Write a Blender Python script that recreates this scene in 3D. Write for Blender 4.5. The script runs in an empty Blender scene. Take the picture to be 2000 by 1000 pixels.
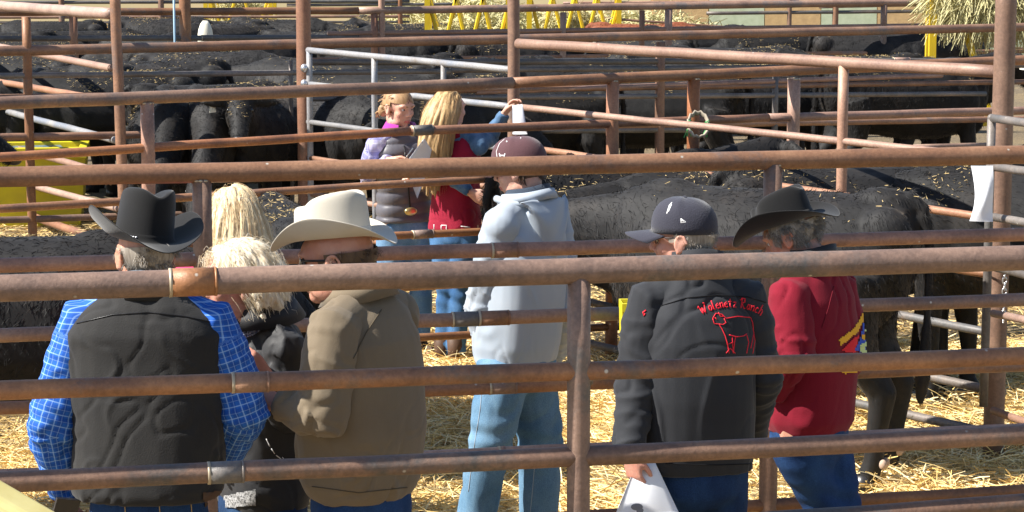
import bpy, math, random
import numpy as np
from math import sin, cos, pi, radians as R, atan2, sqrt
from mathutils import Vector as V, Matrix, Euler
from mathutils.bvhtree import BVHTree
random.seed(7); rng = np.random.default_rng(7)
S = bpy.context.scene
COL = S.collection
# ---------------------------------------------------------------- camera
F = 4500.0; PITCH = math.atan(628/4500); HC = 2.625
cam_d = bpy.data.cameras.new('camera'); cam = bpy.data.objects.new('camera', cam_d); COL.objects.link(cam)
cam_d.sensor_width = 36; cam_d.lens = 36*F/2000; cam_d.clip_end = 800; cam_d.clip_start = 0.1
cam.location = (0, 0, HC); cam.rotation_euler = (pi/2-PITCH, 0, 0)
S.camera = cam
# ---------------------------------------------------------------- world, sun, exposure
SUN_EL = R(45); SUN_AZ = R(-103)          # azimuth measured from +Y (away from camera) clockwise: sun to the left and behind
w = bpy.data.worlds.new('World'); S.world = w; w.use_nodes = True
nt = w.node_tree; bg = nt.nodes['Background']
sk = nt.nodes.new('ShaderNodeTexSky'); sk.sky_type = 'NISHITA'; sk.sun_disc = False
sk.sun_elevation = SUN_EL; sk.sun_rotation = SUN_AZ; sk.altitude = 800; sk.dust_density = 1.0
nt.links.new(sk.outputs[0], bg.inputs[0]); bg.inputs[1].default_value = 0.075
sd = bpy.data.lights.new('sun', 'SUN'); sd.energy = 4.8; sd.angle = R(0.5); sd.color = (1, .955, .88)
so = bpy.data.objects.new('sun', sd); COL.objects.link(so)
tosun = V((sin(SUN_AZ)*cos(SUN_EL), cos(SUN_AZ)*cos(SUN_EL), sin(SUN_EL)))
so.rotation_euler = tosun.to_track_quat('Z', 'Y').to_euler(); so.location = (-8, -4, 12)
S.view_settings.view_transform = 'Standard'; S.view_settings.look = 'None'
S.view_settings.exposure = 1.12; S.view_settings.gamma = 1
# ---------------------------------------------------------------- pixel helpers (photo is 2000 x 1000)
FW = V((0, cos(PITCH), -sin(PITCH))); UP = V((0, sin(PITCH), cos(PITCH))); CAMP = V((0, 0, HC))
def ray(px, py): return (FW*F + V((px-1000, 0, 0)) + UP*(500-py)).normalized()
def W(px, py, s): z = F/s; return CAMP + FW*z + V(((px-1000)/s, 0, 0)) + UP*((500-py)/s)
def onY(px, py, D): r = ray(px, py); return CAMP + r*(D/r.y)
def onZ(px, py, h): r = ray(px, py); return CAMP + r*((h-HC)/r.z)
def depth(s, h=1.0): return (F/s-(HC-h)*sin(PITCH))/cos(PITCH)
def gnd(px, s):
    D = depth(s, 1.0); return V(((px-1000)/s, D, 0))
# ---------------------------------------------------------------- mesh helpers
class MB:
    def __init__(s): s.v = []; s.f = []; s.m = []
    def add(s, vs, fs, m=0):
        o = len(s.v); s.v += [tuple(a) for a in vs]; s.f += [tuple(i+o for i in f) for f in fs]; s.m += [m]*len(fs)
    def tube(s, pts, rad, seg=10, up=V((0, 0, 1)), cap=True, m=0, hollow=False):
        pts = [V(p) for p in pts]; n = len(pts); vs = []; fs = []; prev = None
        for i, p in enumerate(pts):
            t = (pts[min(i+1, n-1)]-pts[max(i-1, 0)]).normalized()
            if prev is None:
                a = up if abs(t.dot(up)) < .95 else V((0, 1, 0))
                x = t.cross(a).normalized()
            else: x = (prev-t*prev.dot(t)).normalized()
            prev = x; y = t.cross(x)
            r = rad[i] if isinstance(rad, list) else rad
            ra, rb = r if isinstance(r, (list, tuple)) else (r, r)
            for k in range(seg):
                a = 2*pi*k/seg; vs.append(p+x*(cos(a)*ra)+y*(sin(a)*rb))
        for i in range(n-1):
            for k in range(seg):
                k2 = (k+1) % seg; fs.append((i*seg+k, i*seg+k2, (i+1)*seg+k2, (i+1)*seg+k))
        if cap: fs.append(tuple(range(seg-1, -1, -1))); fs.append(tuple((n-1)*seg+k for k in range(seg)))
        s.add(vs, fs, m); return s
    def ell(s, c, r, rot=None, seg=16, rings=10, m=0):
        c = V(c); vs = []; fs = []; M = rot.to_matrix() if rot else Matrix.Identity(3)
        for i in range(1, rings):
            a = pi*i/rings
            for k in range(seg):
                b = 2*pi*k/seg; vs.append(c+M@V((r[0]*sin(a)*cos(b), r[1]*sin(a)*sin(b), r[2]*cos(a))))
        t = len(vs); vs.append(c+M@V((0, 0, r[2]))); vs.append(c-M@V((0, 0, r[2])))
        for i in range(rings-2):
            for k in range(seg):
                k2 = (k+1) % seg; fs.append((i*seg+k, (i+1)*seg+k, (i+1)*seg+k2, i*seg+k2))
        for k in range(seg):
            k2 = (k+1) % seg; fs.append((t, k, k2)); fs.append((t+1, (rings-2)*seg+k2, (rings-2)*seg+k))
        s.add(vs, fs, m); return s
    def box(s, c, d, rot=None, m=0):
        c = V(c); M = rot.to_matrix() if rot else Matrix.Identity(3)
        vs = [c+M@V((x*d[0]/2, y*d[1]/2, z*d[2]/2)) for x in (-1, 1) for y in (-1, 1) for z in (-1, 1)]
        s.add(vs, [(0, 1, 3, 2), (4, 6, 7, 5), (0, 4, 5, 1), (2, 3, 7, 6), (0, 2, 6, 4), (1, 5, 7, 3)], m); return s
    def rings(s, rs, cap=True, m=0):
        n = len(rs[0]); vs = [p for r in rs for p in r]; fs = []
        for i in range(len(rs)-1):
            for k in range(n):
                k2 = (k+1) % n; fs.append((i*n+k, i*n+k2, (i+1)*n+k2, (i+1)*n+k))
        if cap: fs.append(tuple(range(n-1, -1, -1))); fs.append(tuple((len(rs)-1)*n+k for k in range(n)))
        s.add(vs, fs, m); return s
    def mesh(s, name):
        me = bpy.data.meshes.new(name); me.from_pydata(s.v, [], s.f); me.update()
        if any(s.m): me.polygons.foreach_set('material_index', s.m)
        return me
    def build(s, name, mats, parent=None, smooth=True):
        return link(name, s.mesh(name), mats, parent, smooth)
def link(name, me, mats, parent=None, smooth=True):
    o = bpy.data.objects.new(name, me); COL.objects.link(o)
    for m in (mats if isinstance(mats, (list, tuple)) else [mats]): me.materials.append(m)
    if smooth: me.polygons.foreach_set('use_smooth', [True]*len(me.polygons))
    if parent: o.parent = parent
    return o
def tag(o, label=None, cat=None, group=None, kind=None):
    if label: o['label'] = label
    if cat: o['category'] = cat
    if group: o['group'] = group
    if kind: o['kind'] = kind
    return o
def empty(name, loc=(0, 0, 0), rz=0, **k):
    o = bpy.data.objects.new(name, None); COL.objects.link(o); o.location = loc; o.rotation_euler = (0, 0, rz)
    o.empty_display_size = .2; return tag(o, **k)
def remesh(mb, vox, sm=4):
    me = mb.mesh('tmp'); o = bpy.data.objects.new('tmp', me); COL.objects.link(o)
    m = o.modifiers.new('r', 'REMESH'); m.mode = 'VOXEL'; m.voxel_size = vox
    if sm: q = o.modifiers.new('s', 'SMOOTH'); q.factor = .5; q.iterations = sm
    dg = bpy.context.evaluated_depsgraph_get(); out = bpy.data.meshes.new_from_object(o.evaluated_get(dg))
    bpy.data.objects.remove(o); bpy.data.meshes.remove(me); return out
def getv(me): a = np.empty(len(me.vertices)*3); me.vertices.foreach_get('co', a); return a.reshape(-1, 3)
def getn(me): a = np.empty(len(me.vertices)*3); me.vertex_normals.foreach_get('vector', a); return a.reshape(-1, 3)
def setv(me, a): me.vertices.foreach_set('co', a.ravel()); me.update()
def sines(P, k, seed, n=5, warp=1.2):
    r = np.random.default_rng(seed); k = np.array(k, float); out = 0
    for i in range(n):
        d = r.normal(size=3); d /= np.linalg.norm(d); d2 = r.normal(size=3); d2 /= np.linalg.norm(d2)
        q = k*d*(.7+.8*r.random()); out = out + np.sin(P@q+r.random()*6.3+warp*np.sin(P@(k*d2*.6)+r.random()*6.3))
    return out/n
def strips(name, roots, dirs, length, width, mats, parent=None, droop=0.3, mi=None):
    """many thin 2-quad blades: roots (n,3), dirs (n,3)"""
    n = len(roots); d = dirs/np.linalg.norm(dirs, axis=1, keepdims=True)
    side = np.cross(d, rng.normal(size=(n, 3))); side /= np.linalg.norm(side, axis=1, keepdims=True)
    L = np.broadcast_to(length, n)[:, None]; Wd = np.broadcast_to(width, n)[:, None]/2
    mid = roots+d*L*.5; end = roots+d*L; end[:, 2] -= (L*droop)[:, 0]*.5
    vs = np.stack([roots-side*Wd, roots+side*Wd, mid-side*Wd, mid+side*Wd, end-side*Wd*.6, end+side*Wd*.6], 1).reshape(-1, 3)
    b = np.arange(n)[:, None]*6
    q = np.concatenate([b+np.array([0, 1, 3, 2]), b+np.array([2, 3, 5, 4])], 1).reshape(-1, 4)
    return vs, q
def npmesh(name, vs, q, mi=None):
    me = bpy.data.meshes.new(name); me.vertices.add(len(vs)); me.vertices.foreach_set('co', vs.ravel())
    me.loops.add(q.size); me.polygons.add(len(q)); me.loops.foreach_set('vertex_index', q.ravel())
    me.polygons.foreach_set('loop_start', np.arange(len(q))*q.shape[1]); 
    if mi is not None: me.polygons.foreach_set('material_index', mi)
    me.update(calc_edges=True); return me
# ---------------------------------------------------------------- materials
def mat(name, col, rough=.8, metal=0, spec=.3, sheen=0, var=None, scale=8, bump=0, bscale=60, coords='Object', det=4):
    m = bpy.data.materials.new(name); m.use_nodes = True; t = m.node_tree; b = t.nodes['Principled BSDF']
    b.inputs['Roughness'].default_value = rough; b.inputs['Metallic'].default_value = metal
    b.inputs['Specular IOR Level'].default_value = spec
    if sheen: b.inputs['Sheen Weight'].default_value = sheen
    tc = t.nodes.new('ShaderNodeTexCoord'); b.inputs['Base Color'].default_value = (*col, 1)
    if var:
        n = t.nodes.new('ShaderNodeTexNoise'); n.inputs['Scale'].default_value = scale; n.inputs['Detail'].default_value = det
        n.inputs['Roughness'].default_value = .6
        t.links.new(tc.outputs[coords], n.inputs['Vector'])
        r = t.nodes.new('ShaderNodeValToRGB'); r.color_ramp.elements[0].position = .32; r.color_ramp.elements[1].position = .68
        r.color_ramp.elements[0].color = (*col, 1); r.color_ramp.elements[1].color = (*var, 1)
        t.links.new(n.outputs[0], r.inputs[0]); t.links.new(r.outputs[0], b.inputs['Base Color'])
    if bump:
        n2 = t.nodes.new('ShaderNodeTexNoise'); n2.inputs['Scale'].default_value = bscale; n2.inputs['Detail'].default_value = 3
        t.links.new(tc.outputs[coords], n2.inputs['Vector'])
        bp = t.nodes.new('ShaderNodeBump'); bp.inputs['Strength'].default_value = bump; bp.inputs['Distance'].default_value = .01
        t.links.new(n2.outputs[0], bp.inputs['Height']); t.links.new(bp.outputs[0], b.inputs['Normal'])
    return m
def nd(t, typ, **kw):
    n = t.nodes.new(typ)
    for k, v in kw.items():
        if k.startswith('i_'): n.inputs[k[2:].replace('_', ' ')].default_value = v
        else: setattr(n, k, v)
    return n
def ramp(t, els):
    r = t.nodes.new('ShaderNodeValToRGB'); e = r.color_ramp.elements
    while len(e) < len(els): e.new(.5)
    for a, (p, c) in zip(e, els): a.position = p; a.color = (*c, 1)
    return r
def rust(name, base, hi, dark, grey, greyamt=.55):
    m = bpy.data.materials.new(name); m.use_nodes = True; t = m.node_tree; L = t.links.new; b = t.nodes['Principled BSDF']
    tc = nd(t, 'ShaderNodeTexCoord'); oi = nd(t, 'ShaderNodeObjectInfo')
    ad = nd(t, 'ShaderNodeVectorMath', operation='ADD'); mu = nd(t, 'ShaderNodeVectorMath', operation='SCALE')
    cb = nd(t, 'ShaderNodeCombineXYZ'); L(oi.outputs['Random'], cb.inputs[0]); L(oi.outputs['Random'], cb.inputs[1])
    L(cb.outputs[0], mu.inputs[0]); mu.inputs['Scale'].default_value = 37; L(tc.outputs['Object'], ad.inputs[0]); L(mu.outputs[0], ad.inputs[1])
    n1 = nd(t, 'ShaderNodeTexNoise', i_Scale=3.2, i_Detail=6, i_Roughness=.68); L(ad.outputs[0], n1.inputs['Vector'])
    r1 = ramp(t, [(.3, dark), (.48, base), (.7, hi)]); L(n1.outputs[0], r1.inputs[0])
    n2 = nd(t, 'ShaderNodeTexNoise', i_Scale=1.3, i_Detail=7, i_Roughness=.72); L(ad.outputs[0], n2.inputs['Vector'])
    r2 = ramp(t, [(greyamt, (0, 0, 0)), (greyamt+.09, (1, 1, 1))]); L(n2.outputs[0], r2.inputs[0])
    mx = nd(t, 'ShaderNodeMix', data_type='RGBA'); L(r2.outputs[0], mx.inputs[0]); L(r1.outputs[0], mx.inputs[6]); mx.inputs[7].default_value = (*grey, 1)
    n3 = nd(t, 'ShaderNodeTexNoise', i_Scale=70, i_Detail=3, i_Roughness=.7); L(ad.outputs[0], n3.inputs['Vector'])
    r3 = ramp(t, [(.35, (.84, .82, .8)), (.65, (1.12, 1.1, 1.08))]); L(n3.outputs[0], r3.inputs[0])
    ml = nd(t, 'ShaderNodeMix', data_type='RGBA', blend_type='MULTIPLY'); ml.inputs[0].default_value = 1
    L(mx.outputs[2], ml.inputs[6]); L(r3.outputs[0], ml.inputs[7])
    # small pale droppings and scratches
    vo = nd(t, 'ShaderNodeTexVoronoi', i_Scale=9); L(ad.outputs[0], vo.inputs['Vector'])
    r4 = ramp(t, [(.035, (1, 1, 1)), (.06, (0, 0, 0))]); L(vo.outputs['Distance'], r4.inputs[0])
    m4 = nd(t, 'ShaderNodeMix', data_type='RGBA'); L(r4.outputs[0], m4.inputs[0]); L(ml.outputs[2], m4.inputs[6]); m4.inputs[7].default_value = (.5, .45, .38, 1)
    # per pipe hue/brightness shift
    hs = nd(t, 'ShaderNodeHueSaturation'); mr = nd(t, 'ShaderNodeMapRange', i_To_Min=.8, i_To_Max=1.2); L(oi.outputs['Random'], mr.inputs[0]); L(mr.outputs[0], hs.inputs['Value'])
    wn = nd(t, 'ShaderNodeMath', operation='MULTIPLY'); L(oi.outputs['Random'], wn.inputs[0]); wn.inputs[1].default_value = 7.31
    fr = nd(t, 'ShaderNodeMath', operation='FRACT'); L(wn.outputs[0], fr.inputs[0]); m2 = nd(t, 'ShaderNodeMapRange', i_To_Min=.72, i_To_Max=1.15); L(fr.outputs[0], m2.inputs[0]); L(m2.outputs[0], hs.inputs['Saturation'])
    L(m4.outputs[2], hs.inputs['Color']); L(hs.outputs[0], b.inputs['Base Color'])
    b.inputs['Roughness'].default_value = .52; b.inputs['Specular IOR Level'].default_value = .5; b.inputs['Metallic'].default_value = .12
    bp = nd(t, 'ShaderNodeBump', i_Strength=.35, i_Distance=.004); L(n3.outputs[0], bp.inputs['Height']); L(bp.outputs[0], b.inputs['Normal'])
    return m
M = {}
M['rust'] = rust('rusty_pipe', (.26, .135, .078), (.37, .205, .12), (.16, .09, .062), (.17, .13, .115))
M['rustA'] = rust('rusty_pipe_near', (.25, .13, .076), (.37, .195, .105), (.12, .07, .052), (.13, .115, .105), .52)
M['rustO'] = rust('orange_rust_pipe', (.3, .135, .075), (.42, .2, .1), (.14, .07, .045), (.18, .13, .1), .6)
M['rustP'] = rust('pinkish_rust_pipe', (.34, .185, .12), (.42, .245, .165), (.23, .125, .09), (.27, .22, .2), .64)
M['rustG'] = rust('grey_pipe', (.16, .14, .125), (.24, .2, .175), (.09, .075, .066), (.12, .12, .12), .5)
M['silver'] = rust('galvanized_pipe', (.25, .25, .26), (.32, .31, .3), (.18, .15, .12), (.2, .22, .26), .5)
M['weld'] = mat('weld', (.5, .42, .3), .5, .3)
M['yellow'] = mat('yellow_paint', (.72, .5, .01), .45, spec=.5, var=(.66, .43, .015), scale=5, bump=.1)
M['yellowplastic'] = mat('yellow_plastic', (.68, .58, .012), .5, spec=.5, var=(.52, .44, .02), scale=3)
M['black_steel'] = mat('black_steel', (.015, .014, .014), .6)
M['bluepole'] = mat('pale_blue_pole', (.38, .55, .66), .4)
M['paper'] = mat('paper', (.82, .83, .86), .7)
M['ink'] = mat('grey_ink', (.2, .21, .25), .8)
M['steel'] = mat('zinc_steel', (.6, .6, .62), .32, metal=.8)
M['white'] = mat('white_thread', (.75, .75, .75), .7)
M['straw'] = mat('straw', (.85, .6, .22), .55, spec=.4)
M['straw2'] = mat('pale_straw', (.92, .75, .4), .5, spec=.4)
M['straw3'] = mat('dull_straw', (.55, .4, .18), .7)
M['hay'] = mat('hay', (.5, .46, .22), .75, var=(.62, .55, .3), scale=20)
# ================================================================= GROUND
def ground():
    m = bpy.data.materials.new('pen_ground'); m.use_nodes = True; t = m.node_tree; L = t.links.new; b = t.nodes['Principled BSDF']
    tc = nd(t, 'ShaderNodeTexCoord'); n1 = nd(t, 'ShaderNodeTexNoise', i_Scale=.9, i_Detail=6, i_Roughness=.6); L(tc.outputs['Object'], n1.inputs['Vector'])
    n2 = nd(t, 'ShaderNodeTexNoise', i_Scale=38, i_Detail=5, i_Roughness=.75); L(tc.outputs['Object'], n2.inputs['Vector'])
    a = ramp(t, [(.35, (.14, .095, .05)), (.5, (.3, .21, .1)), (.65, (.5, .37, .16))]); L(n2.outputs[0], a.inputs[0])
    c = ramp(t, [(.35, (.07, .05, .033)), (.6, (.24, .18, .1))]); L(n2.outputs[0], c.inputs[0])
    sx = nd(t, 'ShaderNodeSeparateXYZ'); L(tc.outputs['Object'], sx.inputs[0])
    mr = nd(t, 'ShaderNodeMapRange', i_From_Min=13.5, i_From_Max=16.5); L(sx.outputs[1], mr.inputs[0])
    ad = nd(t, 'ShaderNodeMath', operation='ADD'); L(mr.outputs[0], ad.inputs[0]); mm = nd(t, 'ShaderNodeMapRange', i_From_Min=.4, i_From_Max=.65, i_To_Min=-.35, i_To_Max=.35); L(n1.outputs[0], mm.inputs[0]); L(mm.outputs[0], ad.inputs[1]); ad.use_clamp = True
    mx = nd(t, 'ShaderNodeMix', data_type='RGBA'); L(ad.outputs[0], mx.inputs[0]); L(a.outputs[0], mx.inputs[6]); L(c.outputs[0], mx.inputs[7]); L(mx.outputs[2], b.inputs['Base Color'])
    b.inputs['Roughness'].default_value = .95; bp = nd(t, 'ShaderNodeBump', i_Strength=.8, i_Distance=.03); L(n2.outputs[0], bp.inputs['Height']); L(bp.outputs[0], b.inputs['Normal'])
    # fine grid near, big apron far
    nx, ny = 160, 260; xs = np.linspace(-14, 14, nx); ys = np.linspace(2, 62, ny); X, Y = np.meshgrid(xs, ys)
    P = np.stack([X.ravel(), Y.ravel(), np.zeros(X.size)], 1)
    edge = np.clip(np.minimum(14-abs(P[:, 0]), np.minimum(P[:, 1]-2, 62-P[:, 1]))/2, 0, 1)
    P[:, 2] = (.022*sines(P, (3, 3, 3), 3, 8)+.012*sines(P, (9, 9, 9), 4, 8)-.01)*edge
    i = np.arange(nx*ny).reshape(ny, nx); q = np.stack([i[:-1, :-1], i[:-1, 1:], i[1:, 1:], i[1:, :-1]], -1).reshape(-1, 4)
    n = len(P); far = np.array([[-14, 2, 0], [14, 2, 0], [14, 62, 0], [-14, 62, 0], [-300, -200, 0], [300, -200, 0], [300, 500, 0], [-300, 500, 0]], float)
    q2 = np.array([[4, 5, 1, 0], [5, 6, 2, 1], [6, 7, 3, 2], [7, 4, 0, 3]])+n
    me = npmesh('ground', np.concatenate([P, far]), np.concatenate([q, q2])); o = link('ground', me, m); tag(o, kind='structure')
    return P
ground()
def straw_bed():
    def field(n, y0, y1, z0, z1, l0, l1, wd, tilt):
        y = np.sqrt(rng.random(n)*(y1**2-y0**2)+y0**2); x = (rng.random(n)-.5)*2*(y*.235+.6)
        keep = (sines(np.stack([x, y, 0*x], 1), (2.2, 2.2, 2), 11, 6) > -0.25) | (rng.random(n) < .3)
        x = x[keep]; y = y[keep]; n = len(x)
        a = rng.random(n)*2*pi; el = rng.normal(size=n)*tilt
        d = np.stack([np.cos(a)*np.cos(el), np.sin(a)*np.cos(el), np.sin(el)], 1)
        P = np.stack([x, y, z0+(z1-z0)*rng.random(n)**1.5], 1)
        mound = .05*np.clip(sines(P, (2.5, 2.5, 0), 21, 6), 0, 1); P[:, 2] += mound
        return strips('s', P, d, l0+(l1-l0)*rng.random(n), wd*(.6+.8*rng.random(n)), None, droop=.15)
    a = field(120000, 10.0, 14.6, .0, .06, .06, .2, .0052, .28)
    b = field(46000, 14.2, 22, .0, .03, .05, .16, .006, .15)
    vs = np.concatenate([a[0], b[0]]); q = np.concatenate([a[1], b[1]+len(a[0])])
    mi = np.repeat(rng.choice([0, 1, 2], len(q)//2, p=[.4, .45, .15]), 2).astype(np.int32)
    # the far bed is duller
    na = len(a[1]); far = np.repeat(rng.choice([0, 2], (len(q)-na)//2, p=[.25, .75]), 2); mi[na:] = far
    # pair: faces of blade are consecutive
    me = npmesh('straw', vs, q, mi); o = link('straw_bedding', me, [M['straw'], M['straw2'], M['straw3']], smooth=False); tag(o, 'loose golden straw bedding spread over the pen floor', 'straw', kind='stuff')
straw_bed()
# ================================================================= FENCES
def plane_of(P0, P1):
    a = W(*P0); b = W(*P1); d = V((b.x-a.x, b.y-a.y, 0)).normalized(); n = V((-d.y, d.x, 0)); return a, d, n
def hit(px, py, pl): a, d, n = pl; r = ray(px, py); return CAMP+r*((a-CAMP).dot(n)/r.dot(n))
def sof(p): return F/(p-CAMP).dot(FW)
def pipe(name, a, b, r, m, parent, open_end=False, sag=0):
    mb = MB(); L = (b-a).length; n = max(2, int(L/.25)); wob = [V((random.uniform(-1, 1), random.uniform(-1, 1), random.uniform(-1, 1)))*.0018 for _ in range(n+1)]
    pts = [a.lerp(b, i/n)+wob[i]*(0 < i < n)+V((0, 0, -sag*sin(pi*i/n))) for i in range(n+1)]
    mb.tube(pts, r, 18, cap=not open_end)
    if open_end:
        t = (b-a).normalized(); mb.tube([b, b-t*.12], r*.86, 18, cap=True)
    o = mb.build(name, m, parent)
    return o
def fence(name, label, cat, P0, P1, rails, posts=(), m='rust', ext=0, x0=None, group=None, joints=(), off=0, welds=()):
    pl = plane_of(P0, P1); root_p = hit((P0[0]+P1[0])/2, (P0[1]+P1[1])/2, pl)
    e = empty(name, (root_p.x, root_p.y, 0), label=label, cat=cat, group=group); inv = V((root_p.x, root_p.y, 0))
    for r in rails:
        xa, ya, xb, yb, th = r[:5]; mm = r[5] if len(r) > 5 else m; dep = r[6] if len(r) > 6 else 0
        if ext:
            k = (yb-ya)/(xb-xa)
            if xa <= 0: ya -= k*ext; xa -= ext
            if xb >= 2000: yb += k*ext; xb += ext
        a = hit(xa, ya, pl); b = hit(xb, yb, pl); mid = (a+b)/2; rad = th/2/sof(mid)
        dn = pl[2]*(-dep if pl[2].y > 0 else dep)
        pipe('rail', a-inv+dn, b-inv+dn, rad, M[mm], e, len(r) > 7 and r[7])
    for (xa, ya, xb, yb, xs, w_px, mm) in joints:
        a = hit(xs, ya+(yb-ya)*(xs-xa)/(xb-xa), pl); x2 = xs+w_px; b = hit(x2, ya+(yb-ya)*(x2-xa)/(xb-xa), pl)
        rad = .5*mm[1]/sof(a); mb = MB(); t = (b-a).normalized()
        mb.tube([a-inv, b-inv], rad*1.1, 18); mb.tube([a-inv-t*.004, a-inv+t*.004], rad*1.13, 18, m=1); mb.tube([b-inv-t*.003, b-inv+t*.003], rad*1.13, 18)
        mb.build('coupling', [M[mm[0]], M['weld']], e)
    for p in posts:
        x, y, wd = p[:3]; mm = p[3] if len(p) > 3 else m; a = hit(x, y, pl); rad = wd/2/sof(a); 
        bot = V((a.x, a.y, -.06)); o = pipe('post', a-inv, bot-inv, rad, M[mm], e)
        # coped lip of weld on the post top
        if len(p) > 4:
            mb = MB()
            for k in range(9):
                an = random.uniform(0, 2*pi); mb.ell((a.x-inv.x+cos(an)*rad*.8, a.y-inv.y+sin(an)*rad*.8, a.z-.004), (rad*.3, rad*.3, rad*.16), seg=8, rings=5)
            mb.build('weld_bead', M['weld'], e)
    return e, pl, inv
# A : nearest fence
fence('pipe_fence', 'thick rusty pipe fence nearest the camera, in front of the man in the black vest', 'fence', (0, 562, 767), (2000, 503, 701),
      [(0, 562, 2000, 503, 51), (0, 763, 2000, 696, 37), (0, 943, 2000, 850, 40), (0, 1130, 2000, 983, 40), (0, 1310, 2000, 1130, 38)],
      [(1131, 532, 46, 'rustA', 1), (-560, 590, 46), (2900, 480, 46)], 'rustA', ext=500, group='parallel rusty pipe fences',
      joints=[(0, 562, 2000, 503, 333, 88, ('rustA', 51)), (0, 763, 2000, 696, 455, 68, ('rustA', 37)), (0, 943, 2000, 850, 408, 66, ('rustG', 40))])
# B
fence('pipe_fence', 'rusty pipe fence just behind the cowboy hats, passing in front of the light blue jacket', 'fence', (0, 346, 525), (2000, 302, 475),
      [(0, 346, 2000, 302, 38), (0, 518, 2000, 458, 28, 'rustO'), (0, 655, 2000, 585, 27), (0, 797, 2000, 714, 25), (0, 930, 2000, 838, 25, 'rustP'), (0, 1075, 2000, 958, 25)],
      [(394, 350, 38, 'rust', 1), (1510, 320, 37, 'rust', 1), (-800, 365, 36), (2640, 285, 36)], 'rust', ext=500, group='parallel rusty pipe fences',
      joints=[(0, 518, 2000, 458, 961, 50, ('rustO', 28)), (0, 655, 2000, 585, 884, 50, ('rustG', 27)), (0, 655, 2000, 585, 936, 57, ('rustA', 27)), (0, 797, 2000, 714, 957, 50, ('rustA', 25)), (0, 930, 2000, 838, 975, 10, ('rustP', 25))])
# C
fence('pipe_fence', 'rusty pipe fence crossing just in front of the two young women', 'fence', (0, 200, 366), (1940, 130, 290),
      [(0, 202, 1000, 162, 25), (1000, 162, 2000, 118, 20), (0, 307, 800, 256, 18, 'rustO'), (800, 256, 1500, 230, 17, 'rustO'), (1500, 230, 2000, 216, 16, 'rustO'), (0, 408, 1000, 346, 16), (1000, 346, 2000, 316, 15), (0, 498, 1000, 449, 16), (1000, 449, 2000, 405, 14), (0, 600, 2000, 500, 16), (0, 705, 1218, 637, 16, 'rust')],
      [(287, 200, 27, 'rustO', 1), (1197, 157, 25, 'rustO', 1), (1355, 153, 25, 'rustO', 1), (1551, 153, 25, 'rustO', 1), (-380, 220, 26)], 'rust', ext=350, group='parallel rusty pipe fences',
      joints=[(0, 307, 800, 256, 805, 38, ('rustG', 19)), (0, 498, 1000, 449, 806, 38, ('rust', 16))])
# D : high cross fence joining the two tall posts
fence('pipe_fence', 'pinkish slanting pipe fence joining the two tall posts behind the black cow', 'fence', (1015, 85, 310), (1950, 140, 395),
      [(1012, 85, 1960, 141, 22, 'rustP'), (1012, 209, 1960, 309, 14, 'rustP'), (1012, 285, 1960, 430, 14, 'rustP'), (1012, 383, 1960, 540, 15), (1012, 470, 1960, 655, 15, 'rustG'), (1012, 560, 1960, 768, 16, 'rustG'), (1012, 640, 1960, 852, 16, 'rustG')],
      [(1648, 128, 21, 'rustP')], 'rust')
fence('tall_post', 'tall rusty post rising above the cap of the man in light blue', 'post', (1010, 80, 306), (1100, 80, 306), [], [(1003, -90, 24)], 'rust')
fence('tall_post', 'tallest and thickest rusty post, near the right edge of the photo', 'post', (1950, 80, 398), (2000, 80, 398), [], [(1968, -90, 42, 'rust')], 'rust')
fence('tall_post', 'tall orange-brown post at the hinge end of the silver gate', 'post', (580, 80, 244), (620, 80, 244), [], [(591, -80, 29, 'rustO')], 'rust')
# G : silver gate
g, gp, gi = fence('pipe_gate', 'silver topped pipe gate hung on two round hinges behind the two young women', 'gate', (605, 100, 247), (1000, 137, 285),
      [(602, 98, 1004, 137, 13, 'silver'), (602, 164, 1004, 209, 12, 'silver'), (602, 238, 1004, 292, 11, 'silver'), (602, 308, 1004, 372, 11, 'rustP'), (602, 378, 1004, 446, 11, 'rustP'), (602, 445, 1004, 525, 11, 'rustP')], [], 'silver')
for x, y, y2, wd in ((604, 96, 450, 12), (731, 108, 470, 12), (866, 122, 500, 11), (1000, 135, 530, 11)):
    a = hit(x, y, gp); b = hit(x, y2, gp); pipe('stile', a-gi, V((a.x, a.y, b.z))-gi, wd/2/sof(a), M['silver'] if y > 90 and x < 900 else M['rustG'], g)
for y in (132, 162):
    a = hit(596, y, gp)-gi; MB().ell(a+V((0, -.07, 0)), (.03, .03, .034)).build('hinge', M['steel'], g)
# H : right gate
g, gp, gi = fence('pipe_gate', 'grey pipe gate with a rounded upper corner cut by the right edge of the photo', 'gate', (1930, 232, 402), (2000, 242, 420),
      [(1940, 231, 2130, 256, 17, 'rustG'), (1940, 326, 2130, 350, 17, 'rustG'), (1940, 424, 2130, 458, 17, 'rustG'), (1940, 522, 2130, 570, 16), (1940, 612, 2130, 652, 16, 'rustP'), (1940, 802, 2130, 866, 16, 'rustP')], [], 'rustG')
a = hit(1937, 231, gp); b = hit(1945, 808, gp)
pipe('stile', a-gi, V((a.x, a.y, b.z))-gi, 8.5/400, M['rustG'], g); MB().ell(a-gi, (.022, .022, .022)).build('corner_elbow', M['rustG'], g)
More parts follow.
